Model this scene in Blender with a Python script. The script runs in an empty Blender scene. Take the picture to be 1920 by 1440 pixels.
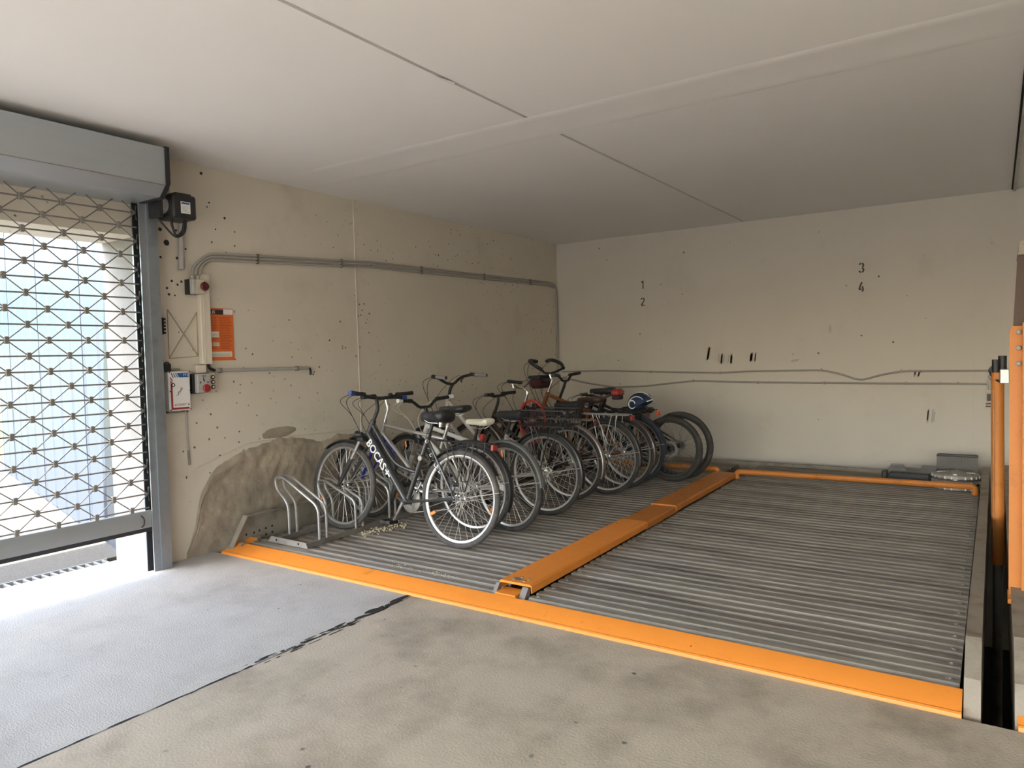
import bpy, math, random
from mathutils import Vector, Matrix, noise
random.seed(7)
rnd = random.Random(11)
S = bpy.context.scene
COL = S.collection
PI = math.pi

# ------------------------------------------------------------------ camera
H = 1.45
YAW, PITCH, ROLL, FPX = 0.592979934, -0.0417390583, -0.0244606409, 1346.69
def cam_basis():
    f = Vector((-math.sin(YAW)*math.cos(PITCH), math.cos(YAW)*math.cos(PITCH), math.sin(PITCH)))
    r = Vector((math.cos(YAW), math.sin(YAW), 0)); u = r.cross(f)
    r2 = math.cos(ROLL)*r+math.sin(ROLL)*u; u2 = -math.sin(ROLL)*r+math.cos(ROLL)*u
    return r2, u2, f
CR, CU, CF = cam_basis()
cam_d = bpy.data.cameras.new('camera'); cam = bpy.data.objects.new('camera', cam_d); COL.objects.link(cam)
cam_d.sensor_fit = 'HORIZONTAL'; cam_d.sensor_width = 36; cam_d.lens = 36*FPX/1920
cam_d.clip_start = .02; cam_d.clip_end = 300
mw = Matrix((CR, CU, -CF)).transposed().to_4x4(); mw.translation = Vector((0, 0, H))
cam.matrix_world = mw
S.camera = cam
def ray(px, py): return CR*((px-960)/FPX) - CU*((py-720)/FPX) + CF
def onx(px, py, X): d = ray(px, py); return Vector((0, 0, H))+d*(X/d.x)
def ony(px, py, Y): d = ray(px, py); return Vector((0, 0, H))+d*(Y/d.y)
def onz(px, py, Z): d = ray(px, py); return Vector((0, 0, H))+d*((Z-H)/d.z)

# ------------------------------------------------------------------ world, sun, exposure
w = bpy.data.worlds.new('world'); S.world = w; w.use_nodes = True
nt = w.node_tree; nt.nodes.clear()
sky = nt.nodes.new('ShaderNodeTexSky'); sky.sky_type = 'NISHITA'; sky.sun_disc = False
sky.sun_elevation = math.radians(48); sky.sun_rotation = math.radians(200); sky.dust_density = 2.0
bg = nt.nodes.new('ShaderNodeBackground'); bg.inputs[1].default_value = .27
out = nt.nodes.new('ShaderNodeOutputWorld')
nt.links.new(sky.outputs[0], bg.inputs[0]); nt.links.new(bg.outputs[0], out.inputs[0])
sun_d = bpy.data.lights.new('sun', 'SUN'); sun_d.energy = 6.5; sun_d.angle = math.radians(.6); sun_d.color = (1, .94, .84)
sun = bpy.data.objects.new('sun', sun_d); COL.objects.link(sun)
SUN_FROM = Vector((.22, -1.0, 1.15)).normalized()
sun.rotation_euler = (SUN_FROM).to_track_quat('Z', 'Y').to_euler()
S.view_settings.view_transform = 'Standard'; S.view_settings.look = 'None'
S.view_settings.exposure = 2.7; S.view_settings.gamma = 1; S.view_settings.use_curve_mapping = False

# ------------------------------------------------------------------ helpers
def lin(c): return tuple((x/12.92 if x <= .04045 else ((x+.055)/1.055)**2.4) for x in c)
def rgb(h): return lin(tuple(int(h[i:i+2], 16)/255 for i in (0, 2, 4)))
MATS = {}
def mat(name, col, rough=.5, metal=0., var=.12, scale=12., bump=0., bscale=60., dirt=None, dirt_amt=0., dscale=3., stretch=(1,1,1), alpha=1., trans=0., coat=0., thr=(.5,.7)):
    if name in MATS: return MATS[name]
    m = bpy.data.materials.new(name); m.use_nodes = True; t = m.node_tree; N = t.nodes; L = t.links
    b = N['Principled BSDF']
    if isinstance(col, str): col = rgb(col)
    tc = N.new('ShaderNodeTexCoord'); mp = N.new('ShaderNodeMapping'); mp.inputs['Scale'].default_value = stretch
    L.new(tc.outputs['Object'], mp.inputs[0])
    n1 = N.new('ShaderNodeTexNoise'); n1.inputs['Scale'].default_value = scale; n1.inputs['Detail'].default_value = 6
    L.new(mp.outputs[0], n1.inputs['Vector'])
    mx = N.new('ShaderNodeMix'); mx.data_type = 'RGBA'
    mx.inputs[6].default_value = (*[max(0, c*(1-var)) for c in col], 1); mx.inputs[7].default_value = (*[min(1, c*(1+var)) for c in col], 1)
    L.new(n1.outputs[0], mx.inputs[0]); cur = mx.outputs[2]
    if dirt is not None:
        n2 = N.new('ShaderNodeTexNoise'); n2.inputs['Scale'].default_value = dscale; n2.inputs['Detail'].default_value = 8; n2.inputs['Roughness'].default_value = .65
        L.new(mp.outputs[0], n2.inputs['Vector'])
        rp = N.new('ShaderNodeMapRange'); rp.inputs[1].default_value = thr[0]; rp.inputs[2].default_value = thr[1]; rp.inputs[4].default_value = dirt_amt
        L.new(n2.outputs[0], rp.inputs[0])
        m2 = N.new('ShaderNodeMix'); m2.data_type = 'RGBA'; m2.inputs[7].default_value = (*(rgb(dirt) if isinstance(dirt, str) else dirt), 1)
        L.new(rp.outputs[0], m2.inputs[0]); L.new(cur, m2.inputs[6]); cur = m2.outputs[2]
    L.new(cur, b.inputs['Base Color'])
    b.inputs['Roughness'].default_value = rough; b.inputs['Metallic'].default_value = metal
    if coat: b.inputs['Coat Weight'].default_value = coat
    if trans: b.inputs['Transmission Weight'].default_value = trans
    if alpha < 1: b.inputs['Alpha'].default_value = alpha
    if bump:
        n3 = N.new('ShaderNodeTexNoise'); n3.inputs['Scale'].default_value = bscale; n3.inputs['Detail'].default_value = 5
        L.new(mp.outputs[0], n3.inputs['Vector'])
        bp = N.new('ShaderNodeBump'); bp.inputs['Strength'].default_value = bump; bp.inputs['Distance'].default_value = .01
        L.new(n3.outputs[0], bp.inputs['Height']); L.new(bp.outputs[0], b.inputs['Normal'])
    MATS[name] = m
    return m
def add_specks(m, scale, dist, col, amt, mask_scale=1.5, mask=(.5, .62), stretch=(1,1,1)):
    """small dark pits and scuffs: voronoi dots, only where a coarse noise allows them"""
    t = m.node_tree; N = t.nodes; L = t.links; b = N['Principled BSDF']
    src = b.inputs['Base Color'].links[0].from_socket
    tc = N.new('ShaderNodeTexCoord'); mp = N.new('ShaderNodeMapping'); mp.inputs['Scale'].default_value = stretch; L.new(tc.outputs['Object'], mp.inputs[0])
    nz = N.new('ShaderNodeTexNoise'); nz.inputs['Scale'].default_value = 30; L.new(mp.outputs[0], nz.inputs['Vector'])
    ad = N.new('ShaderNodeVectorMath'); ad.operation = 'MULTIPLY_ADD'; ad.inputs[1].default_value = (.02, .02, .02)
    L.new(nz.outputs[1], ad.inputs[0]); L.new(mp.outputs[0], ad.inputs[2])
    v = N.new('ShaderNodeTexVoronoi'); v.inputs['Scale'].default_value = scale; L.new(ad.outputs[0], v.inputs['Vector'])
    r1 = N.new('ShaderNodeMapRange'); r1.inputs[1].default_value = dist; r1.inputs[2].default_value = dist*.6; L.new(v.outputs['Distance'], r1.inputs[0])
    sp = N.new('ShaderNodeSeparateColor'); L.new(v.outputs['Color'], sp.inputs[0])
    gt = N.new('ShaderNodeMath'); gt.operation = 'GREATER_THAN'; gt.inputs[1].default_value = .62; L.new(sp.outputs[0], gt.inputs[0])
    n2 = N.new('ShaderNodeTexNoise'); n2.inputs['Scale'].default_value = mask_scale; n2.inputs['Detail'].default_value = 2; L.new(tc.outputs['Object'], n2.inputs['Vector'])
    r2 = N.new('ShaderNodeMapRange'); r2.inputs[1].default_value = mask[0]; r2.inputs[2].default_value = mask[1]; L.new(n2.outputs[0], r2.inputs[0])
    m1 = N.new('ShaderNodeMath'); m1.operation = 'MULTIPLY'; L.new(r1.outputs[0], m1.inputs[0]); L.new(r2.outputs[0], m1.inputs[1])
    m2 = N.new('ShaderNodeMath'); m2.operation = 'MULTIPLY'; L.new(m1.outputs[0], m2.inputs[0]); L.new(gt.outputs[0], m2.inputs[1])
    m3 = N.new('ShaderNodeMath'); m3.operation = 'MULTIPLY'; m3.inputs[1].default_value = amt; L.new(m2.outputs[0], m3.inputs[0])
    mx = N.new('ShaderNodeMix'); mx.data_type = 'RGBA'; mx.inputs[7].default_value = (*rgb(col), 1)
    L.new(m3.outputs[0], mx.inputs[0]); L.new(src, mx.inputs[6]); L.new(mx.outputs[2], b.inputs['Base Color'])

class MB:
    """collects shapes, links them as ONE mesh object"""
    def __init__(s): s.v = []; s.f = []
    def add(s, vs, fs):
        o = len(s.v); s.v += [tuple(p) for p in vs]; s.f += [tuple(i+o for i in f) for f in fs]; return s
    def box(s, x0, x1, y0, y1, z0, z1):
        vs = [(x, y, z) for x in (x0, x1) for y in (y0, y1) for z in (z0, z1)]
        return s.add(vs, [(0,1,3,2),(4,6,7,5),(0,4,5,1),(2,3,7,6),(0,2,6,4),(1,5,7,3)])
    def bbox(s, x0, x1, y0, y1, z0, z1, b):
        """box with chamfered edges"""
        xs, ys, zs = (x0, x1), (y0, y1), (z0, z1); vs = []; idx = {}
        for i in (0, 1):
            for j in (0, 1):
                for k in (0, 1):
                    sx, sy, sz = (1, -1)[i], (1, -1)[j], (1, -1)[k]
                    for a, p in enumerate(((xs[i], ys[j]+sy*b, zs[k]+sz*b), (xs[i]+sx*b, ys[j], zs[k]+sz*b), (xs[i]+sx*b, ys[j]+sy*b, zs[k]))):
                        idx[i, j, k, a] = len(vs); vs.append(p)
        fs = []
        for i in (0, 1): fs.append([idx[i,j,k,0] for j, k in ((0,0),(0,1),(1,1),(1,0))])
        for j in (0, 1): fs.append([idx[i,j,k,1] for i, k in ((0,0),(0,1),(1,1),(1,0))])
        for k in (0, 1): fs.append([idx[i,j,k,2] for i, j in ((0,0),(0,1),(1,1),(1,0))])
        for i in (0, 1):
            for j in (0, 1): fs.append([idx[i,j,0,0], idx[i,j,1,0], idx[i,j,1,1], idx[i,j,0,1]])
        for i in (0, 1):
            for k in (0, 1): fs.append([idx[i,0,k,0], idx[i,1,k,0], idx[i,1,k,2], idx[i,0,k,2]])
        for j in (0, 1):
            for k in (0, 1): fs.append([idx[0,j,k,1], idx[1,j,k,1], idx[1,j,k,2], idx[0,j,k,2]])
        for i in (0, 1):
            for j in (0, 1):
                for k in (0, 1): fs.append([idx[i,j,k,0], idx[i,j,k,1], idx[i,j,k,2]])
        return s.add(vs, fs)
    def tube(s, pts, r, n=8, closed=False, caps=True, flat=1.):
        P = [Vector(p) for p in pts]; m = len(P)
        rr = r if isinstance(r, (list, tuple)) else [r]*m
        T = []
        for i in range(m):
            a = P[(i-1) % m] if (closed or i > 0) else P[i]; b = P[(i+1) % m] if (closed or i < m-1) else P[i]
            d = b-a; T.append(d.normalized() if d.length > 1e-9 else Vector((0, 0, 1)))
        up = Vector((0, 0, 1)) if abs(T[0].z) < .9 else Vector((0, 1, 0))
        N0 = (up-T[0]*up.dot(T[0])).normalized(); vs = []; fs = []
        for i in range(m):
            N0 = (N0-T[i]*N0.dot(T[i]));
            if N0.length < 1e-6: N0 = T[i].orthogonal()
            N0.normalize(); B = T[i].cross(N0)
            for k in range(n):
                a = 2*PI*k/n; vs.append(P[i]+(N0*math.cos(a)*flat+B*math.sin(a))*rr[i])
        for i in range(m if closed else m-1):
            for k in range(n):
                a = i*n+k; b = i*n+(k+1) % n; c = ((i+1) % m)*n+(k+1) % n; d = ((i+1) % m)*n+k
                fs.append((a, b, c, d))
        if caps and not closed:
            fs.append(tuple(range(n-1, -1, -1))); fs.append(tuple((m-1)*n+k for k in range(n)))
        return s.add(vs, fs)
    def cyl(s, a, b, r, r2=None, n=16): return s.tube([a, b], [r, r if r2 is None else r2], n)
    def torus(s, c, R, r, axis='y', n=48, k=8, ry=None):
        vs = []; fs = []; ry = ry or r
        for i in range(n):
            a = 2*PI*i/n
            for j in range(k):
                b = 2*PI*j/k; q = R+r*math.cos(b); h = ry*math.sin(b)
                p = (q*math.cos(a), h, q*math.sin(a)) if axis == 'y' else ((q*math.cos(a), q*math.sin(a), h) if axis == 'z' else (h, q*math.cos(a), q*math.sin(a)))
                vs.append((c[0]+p[0], c[1]+p[1], c[2]+p[2]))
        for i in range(n):
            for j in range(k): fs.append((i*k+j, i*k+(j+1) % k, ((i+1) % n)*k+(j+1) % k, ((i+1) % n)*k+j))
        return s.add(vs, fs)
    def prism(s, poly, e, axis='x', a0=0., a1=1.):
        """2D polygon extruded along an axis: x->(y,z) y->(x,z) z->(x,y)"""
        def P(p, a): return (a, p[0], p[1]) if axis == 'x' else ((p[0], a, p[1]) if axis == 'y' else (p[0], p[1], a))
        n = len(poly); vs = [P(p, a0) for p in poly]+[P(p, a1) for p in poly]
        return s.add(vs, [tuple(range(n))[::-1], tuple(range(n, 2*n))]+[(i, (i+1) % n, n+(i+1) % n, n+i) for i in range(n)])
    def lathe(s, prof, c=(0,0,0), axis='z', n=24):
        vs = []; fs = []; m = len(prof)
        for i in range(n):
            a = 2*PI*i/n
            for r, h in prof:
                p = {'z': (r*math.cos(a), r*math.sin(a), h), 'y': (r*math.cos(a), h, r*math.sin(a)), 'x': (h, r*math.cos(a), r*math.sin(a))}[axis]
                vs.append((c[0]+p[0], c[1]+p[1], c[2]+p[2]))
        for i in range(n):
            for j in range(m-1): fs.append((i*m+j, ((i+1) % n)*m+j, ((i+1) % n)*m+j+1, i*m+j+1))
        return s.add(vs, fs)
    def mesh(s, name, m, ang=35):
        me = bpy.data.meshes.new(name); me.from_pydata(s.v, [], s.f); me.update()
        import bmesh
        bm = bmesh.new(); bm.from_mesh(me); bmesh.ops.recalc_face_normals(bm, faces=bm.faces); bm.to_mesh(me); bm.free()
        if ang:
            me.polygons.foreach_set('use_smooth', [True]*len(me.polygons)); me.set_sharp_from_angle(angle=math.radians(ang))
        if m: me.materials.append(m)
        return me
    def build(s, name, m, parent=None, ang=35): return link(name, s.mesh(name, m, ang), parent)
def link(name, me, parent=None, loc=None, rot=None):
    o = bpy.data.objects.new(name, me); COL.objects.link(o)
    if parent: o.parent = parent
    if loc: o.location = loc
    if rot: o.rotation_euler = rot
    return o
def empty(name, loc=(0,0,0), rot=(0,0,0)):
    o = bpy.data.objects.new(name, None); COL.objects.link(o); o.location = loc; o.rotation_euler = rot; o.empty_display_size = .1; return o
def tag(o, label, cat, group=None):
    o['label'] = label; o['category'] = cat
    if group: o['group'] = group
    return o
def struct(o): o['kind'] = 'structure'; return o
def rounded(pts, rad, seg=5, closed=False):
    """polyline with rounded corners"""
    P = [Vector(p) for p in pts]; out = []; n = len(P)
    for i, p in enumerate(P):
        if not closed and i in (0, n-1): out.append(p); continue
        a = P[(i-1) % n]; b = P[(i+1) % n]; u = (a-p); v = (b-p)
        r = min(rad, u.length*.48, v.length*.48); u.normalize(); v.normalize()
        A = p+u*r; B = p+v*r
        for k in range(seg+1):
            t = k/seg; out.append(A*(1-t)**2+p*2*t*(1-t)+B*t*t)
    return out
def smooth_curve(pts, n=8):
    P = [Vector(p) for p in pts]; out = []
    for i in range(len(P)-1):
        p0 = P[max(0, i-1)]; p1 = P[i]; p2 = P[i+1]; p3 = P[min(len(P)-1, i+2)]
        for k in range(n):
            t = k/n
            out.append(.5*((2*p1)+(p2-p0)*t+(2*p0-5*p1+4*p2-p3)*t*t+(3*p1-p0-3*p2+p3)*t**3))
    out.append(P[-1]); return out
def text_mesh(s, size, m, depth=.0008, stretch=1., bold=0.):
    cu = bpy.data.curves.new('lettering', 'FONT'); cu.body = s; cu.size = size; cu.extrude = depth; cu.offset = bold; cu.resolution_u = 3
    o = bpy.data.objects.new('lettering', cu); COL.objects.link(o)
    dg = bpy.context.evaluated_depsgraph_get(); me = bpy.data.meshes.new_from_object(o.evaluated_get(dg))
    bpy.data.objects.remove(o); bpy.data.curves.remove(cu); me.materials.clear(); me.materials.append(m)
    if stretch != 1: me.transform(Matrix.Scale(stretch, 4, (1, 0, 0)))
    return me
def frame_mat(o, xa, ya, za):
    m = Matrix((Vector(xa).normalized(), Vector(ya).normalized(), Vector(za).normalized())).transposed().to_4x4(); m.translation = Vector(o); return m

# ------------------------------------------------------------------ materials
m_wall = mat('painted_concrete_cream', (.66, .605, .51), .85, 0, .05, 2.0, .25, 9, dirt='8d7c64', dirt_amt=.22, dscale=2.5, thr=(.55, .8))
add_specks(m_wall, 16, .16, '4a4036', .9, 1.1, (.47, .60)); add_specks(m_wall, 7, .10, '3a322a', .9, .9, (.42, .56)); add_specks(m_wall, 11, .14, 'd8cdb8', .6, 1.4, (.45, .55), (1, 1, .5))
m_wallb = mat('painted_concrete_back', (.60, .56, .495), .85, 0, .05, 1.4, .2, 7, dirt='857862', dirt_amt=.18, dscale=2.0, thr=(.55, .8))
add_specks(m_wallb, 7, .09, '453d35', .9, 1.0, (.48, .6)); add_specks(m_wallb, 4.2, .10, '6b6154', .7, 1.3, (.5, .6), (1, 1, .22))
m_ceil = mat('ceiling_paint', (.86, .84, .815), .9, 0, .03, 1.2, .1, 5)
m_floorL = mat('concrete_floor_pale', (.50, .485, .46), .75, 0, .12, 5, .35, 130, dirt='6f675e', dirt_amt=.45, dscale=1.6, thr=(.5, .75))
m_floorR = mat('concrete_floor_tan', (.50, .44, .345), .72, 0, .13, 6, .2, 90, dirt='5d5444', dirt_amt=.55, dscale=2.2, thr=(.46, .72))
add_specks(m_floorR, 9, .12, '463f36', .8, 1.2, (.45, .6)); add_specks(m_floorL, 9, .10, '4f4a44', .7, 1.2, (.48, .6))
m_raw = mat('raw_plaster', (.34, .285, .22), .95, 0, .35, 4, 1., 14, dirt='b5a890', dirt_amt=.75, dscale=4, thr=(.5, .64))
m_orange = mat('orange_paint', (.82, .275, .036), .42, 0, .07, 5, .08, 40, dirt='7a3a10', dirt_amt=.5, dscale=9, thr=(.62, .76))
add_specks(m_orange, 22, .12, '3b1d0c', .9, 4, (.5, .58))
m_orange_d = mat('orange_paint_worn', (.54, .185, .028), .5, 0, .12, 5, .1, 40, dirt='4a260f', dirt_amt=.6, dscale=6, thr=(.55, .75))
m_deck = mat('galvanised_deck', (.27, .245, .205), .6, .15, .35, 6, .12, 40, dirt='3c3027', dirt_amt=.85, dscale=2.2, stretch=(.16, 1.6, 1), thr=(.45, .64))
add_specks(m_deck, 8, .14, '221b15', .8, 1.5, (.48, .6), (.35, 1, 1))
m_beam = mat('dusty_steel', (.31, .27, .215), .7, .15, .2, 9, .15, 60, dirt='5c4b36', dirt_amt=.6, dscale=5)
m_galv = mat('galvanised_steel', (.50, .50, .49), .38, .75, .15, 14, .05, 50, dirt='77716a', dirt_amt=.4, dscale=6)
m_galvd = mat('weathered_zinc', (.30, .28, .25), .5, .55, .25, 14, .1, 60, dirt='3a3027', dirt_amt=.6, dscale=7)
m_alu = mat('brushed_aluminium', (.42, .45, .47), .42, .6, .06, 7, .06, 90, stretch=(1, .2, 3))
m_postst = mat('blue_grey_steel', (.30, .33, .36), .4, .6, .15, 5, .1, 20, dirt='4d5358', dirt_amt=.5, dscale=3)
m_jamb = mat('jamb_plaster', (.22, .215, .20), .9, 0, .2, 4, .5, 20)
m_gatebar = mat('grille_steel', (.22, .20, .185), .45, .5, .1, 20)
m_black = mat('black_plastic', (.018, .018, .02), .45, 0, .2, 20)
m_blackp = mat('black_paint', (.016, .016, .017), .3, 0, .15, 20)
m_rubber = mat('tyre_rubber', (.035, .033, .031), .8, 0, .3, 25, .3, 90, dirt='6b6256', dirt_amt=.35, dscale=9)
m_rubber2 = mat('tyre_rubber_dusty', (.075, .07, .066), .8, 0, .3, 25, .3, 90, dirt='837a6c', dirt_amt=.45, dscale=9)
m_rubberb = mat('tyre_rubber_blue_black', (.028, .036, .05), .75, 0, .3, 25, .3, 90)
m_chrome = mat('bright_steel', (.72, .71, .69), .25, .95, .06, 20)
m_rim = mat('alloy_rim', (.52, .51, .49), .36, .85, .08, 20)
m_rimd = mat('black_rim', (.05, .05, .05), .4, .2, .1, 20)
m_spoke = mat('spoke_steel', (.75, .74, .72), .35, .6, .1, 20)
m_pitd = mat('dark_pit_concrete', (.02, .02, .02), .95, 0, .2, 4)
m_gap = mat('joint_filler_black', (.012, .012, .012), .8, 0, .3, 30, .4, 60)
m_groove = mat('ceiling_groove', (.33, .31, .26), .9)
m_white = mat('white_enamel', (.78, .78, .77), .35, 0, .03, 10)
m_grey = mat('grey_plastic', (.42, .41, .39), .55, 0, .06, 12, dirt='6b6154', dirt_amt=.3, dscale=8)
m_conduitb = mat('conduit_brown_grey', (.33, .305, .275), .6, 0, .1, 8)
m_conduit = mat('conduit_grey', (.40, .38, .35), .6, 0, .1, 8)
m_cream = mat('trunking_cream', (.68, .62, .52), .6, 0, .05, 5)
m_beige = mat('beige_plastic', (.60, .53, .38), .55, 0, .06, 8)
m_red = mat('red_plastic', (.30, .022, .02), .35, 0, .1, 14)
m_redd = mat('dark_red_plastic', (.10, .010, .014), .35, 0, .1, 14)
m_blue = mat('blue_print', (.02, .10, .30), .5, 0, .05, 10)
m_print = mat('black_print', (.02, .02, .025), .6, 0, .1, 10)
m_stencil = mat('stencil_paint', (.085, .075, .065), .9, 0, .3, 40)
m_poster = mat('poster_orange', (.72, .165, .035), .5, 0, .05, 10)
m_postertxt = mat('poster_text', (.40, .07, .015), .6, 0, .1, 10)
m_paper = mat('label_paper', (.74, .68, .56), .6, 0, .05, 10)
m_paperw = mat('label_white', (.78, .78, .76), .6, 0, .03, 10)
m_amber = mat('amber_reflector', (.85, .22, .02), .25, 0, .1, 10, coat=.5)
m_brown = mat('brown_steel', (.075, .045, .032), .6, .1, .2, 8)
m_crumb = mat('pale_crumbs', (.72, .64, .42), .9, 0, .2, 60)
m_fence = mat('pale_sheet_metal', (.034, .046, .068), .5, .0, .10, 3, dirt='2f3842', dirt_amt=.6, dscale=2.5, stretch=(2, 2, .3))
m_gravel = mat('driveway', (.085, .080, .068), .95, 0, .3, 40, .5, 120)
m_grass = mat('grass_bank', (.20, .22, .06), .95, 0, .4, 14, .8, 40)
m_green = mat('green_sheet', (.02, .30, .10), .6, 0, .15, 5)
m_smoke = mat('smoked_plastic', (.16, .155, .15), .25, 0, .1, 8, alpha=.42)

# ------------------------------------------------------------------ the setting
XW, YB, ZC = -4.95, 8.503, 2.916
GY = 2.735          # gate opening edge
GZ = 2.33           # underside of lintel
XO = -5.43          # outer face of the wall
JX = -2.925         # floor joint
PY = 3.205          # front edge of the pit
XR, YF = 7.5, -4.2
o = MB().box(-5.385, JX-.006, YF, PY, -.25, 0).build('floor', m_floorL, ang=0); struct(o)
f2 = MB().box(JX+.006, XR, YF, PY, -.25, 0).build('floor', m_floorR, ang=0); struct(f2)
jf = MB().box(JX-.006, JX+.006, YF, PY, -.2, -.006).build('joint_filler', m_gap, f2, 0)
# tar smeared along the joint: thin irregular flakes
tar = MB()
def flake(cx, cy, lx, ly, z=.0008, n=9, rot=0., mb=None):
    pts = []
    for i in range(n):
        a = 2*PI*i/n; r = .6+.5*rnd.random()
        x = math.cos(a)*lx*r; y = math.sin(a)*ly*r
        pts.append((cx+x*math.cos(rot)-y*math.sin(rot), cy+x*math.sin(rot)+y*math.cos(rot)))
    k = len(mb.v); mb.v += [(p[0], p[1], z) for p in pts]+[(cx, cy, z+.001)]
    mb.f += [(k+i, k+(i+1) % n, k+n) for i in range(n)]
for i in range(26):
    y = 3.17-rnd.random()**1.3*.42; flake(JX+rnd.uniform(-.055, .012)*(1-(3.2-y)*.7), y, .008+.014*rnd.random(), .03+.05*rnd.random(), mb=tar)
for i in range(46):
    y = rnd.uniform(2.05, 2.75); sx = rnd.choice((-1, -1, 1)); flake(JX+sx*rnd.uniform(.0, .035), y, .003+.009*rnd.random(), .012+.04*rnd.random(), mb=tar)
for i in range(16):
    y = rnd.uniform(1.1, 2.0); flake(JX+rnd.uniform(-.006, .006), y, .006, .03+.05*rnd.random(), mb=tar)
tar.build('tar_smear', m_gap, f2, 0)
# pit under and beside the platforms
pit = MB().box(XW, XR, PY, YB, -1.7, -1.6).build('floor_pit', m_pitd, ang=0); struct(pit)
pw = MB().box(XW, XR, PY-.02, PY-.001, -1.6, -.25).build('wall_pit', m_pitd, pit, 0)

# left wall with the gate opening, lintel and jamb
wl = MB().box(XO, XW, GY, YB+.3, -1.7, ZC+.1).build('wall_left', m_wall, ang=0); struct(wl)
GY0 = -1.9
MB().box(XO, XW, GY0, GY, GZ, ZC+.1).build('lintel', m_wall, wl, 0)
MB().box(XO, XW, YF-.3, GY0, -.25, ZC+.1).build('jamb', m_wall, wl, 0)
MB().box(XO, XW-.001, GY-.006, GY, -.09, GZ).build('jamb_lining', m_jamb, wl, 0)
# formwork seams (fine raised lines) and the raw plaster patch
sy = 4.785
MB().tube([(XW+.001, sy, .75), (XW+.001, sy-.004, 1.9), (XW+.001, sy-.008, ZC)], .007, 6, flat=.4).build('formwork_seam', m_wall, wl)
MB().tube([(XW+.001, 3.1, .66), (XW+.0015, 3.55, .79), (XW+.001, 4.0, .80), (XW+.001, 4.7, .78)], .006, 6).build('formwork_seam', m_wall, wl)
def outline_at(y):   # upper edge of the patch along the wall
    K = [(2.99, .03), (3.06, .20), (3.12, .45), (3.22, .60), (3.32, .66), (3.5, .74), (3.7, .77), (3.85, .80), (4.05, .78), (4.3, .72), (4.5, .76), (4.8, .74), (5.3, .6), (5.8, .5), (6.2, .3)]
    for (a, za), (b, zb) in zip(K, K[1:]):
        if a <= y <= b: return za+(zb-za)*(y-a)/(b-a)
    return 0
pm = MB(); ny, nz_ = 130, 34; idx = {}
for i in range(ny+1):
    y = 2.992+(6.2-2.992)*i/ny; top = outline_at(y)+.025*noise.noise(Vector((y*9, 0, 3)))+.012*noise.noise(Vector((y*31, 1, 3)))
    for j in range(nz_+1):
        t = j/nz_; z = -.02+(top+.02)*t
        q = Vector((y*3.2, z*3.2, 0)); h = .014+.014*noise.noise(q*2)+.010*noise.noise(q*5)+.006*noise.noise(q*13)
        h += .016*max(0, 1-abs(t-.93)/.09)*(.5+noise.noise(Vector((y*6, z*6, 7))))
        edge = min(1, (1-t)/.05+.15, i/4+.1, (ny-i)/6+.1); idx[i, j] = len(pm.v); pm.v.append((XW+.001+max(.001, h)*edge, y, z))
for i in range(ny):
    for j in range(nz_): pm.f.append((idx[i, j], idx[i+1, j], idx[i+1, j+1], idx[i, j+1]))
pm.build('plaster_patch', m_raw, wl, 60)
# smaller dab above the seam
dm = MB(); k0 = 24
dm.v.append((XW+.012, 3.86, .85))
for r_ in (1, 2):
    for i in range(k0):
        a = 2*PI*i/k0; rr_ = (.55 if r_ == 1 else 1)*(1+.25*noise.noise(Vector((math.cos(a)*2, math.sin(a)*2, 5))))
        dm.v.append((XW+(.011 if r_ == 1 else .001), 3.86+.17*rr_*math.cos(a)+.03*math.sin(a), .845+.045*rr_*math.sin(a)))
for i in range(k0):
    dm.f.append((0, 1+i, 1+(i+1) % k0)); dm.f.append((1+i, 1+k0+i, 1+k0+(i+1) % k0, 1+(i+1) % k0))
dm.build('plaster_patch', m_raw, wl, 60)
# drilled holes left in the wall (real dark plugs)
for (px, py, r) in ((377, 325, .012), (392, 380, .007), (421, 409, .010), (397, 454, .007), (440, 461, .007), (300, 430, .014), (312, 455, .022), (424, 476, .012), (301, 482, .009), (332, 484, .011), (322, 527, .009), (340, 528, .009), (333, 534, .008), (313, 540, .009), (317, 552, .009), (328, 554, .006), (348, 467, .008), (369, 590, .008), (371, 664, .008), (330, 432, .009), (542, 600, .006), (618, 638, .008), (388, 388, .006), (404, 430, .006), (440, 435, .006)):
    p = onx(px, py, XW); MB().lathe([(r, 0), (r*.98, .0012), (0, .002)], (XW, p.y, p.z), 'x', 10).build('drill_hole', m_print, wl)
# old glue marks: a crossed rectangle
gl = MB()
A = [onx(x, y, XW+.001) for x, y in ((313, 580), (368, 585), (371, 668), (317, 672))]
gl.tube(rounded([(XW+.001, p.y, p.z) for p in (A[1], A[2], A[3], A[0])], .02), .010, 6, flat=.2)
gl.tube([(XW+.001, p.y, p.z) for p in (A[0], A[2])], .012, 6, flat=.2); gl.tube([(XW+.001, p.y, p.z) for p in (A[1], A[3])], .012, 6, flat=.2)
m_glue = mat('dried_glue', (.44, .40, .31), .8, 0, .1, 20)
gl.build('glue_mark', m_glue, wl)

wb_ = MB().box(XW-.5, XR, YB, YB+.3, -1.7, ZC+.1).build('wall_back', m_wallb, ang=0); struct(wb_)
wr = MB().box(XR, XR+.3, YF, YB, -1.7, ZC+.1).build('wall_right', m_wallb, ang=0); struct(wr)
# unseen front wall behind the photographer; wide entrance added and sized for its daylight
wf = MB().box(XW, -4.4, YF-.3, YF, -.25, ZC+.1).box(4.8, XR+.3, YF-.3, YF, -.25, ZC+.1).box(-4.4, 4.8, YF-.3, YF, 2.3, ZC+.1).build('wall_front', m_wallb, ang=0); struct(wf)
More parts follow.
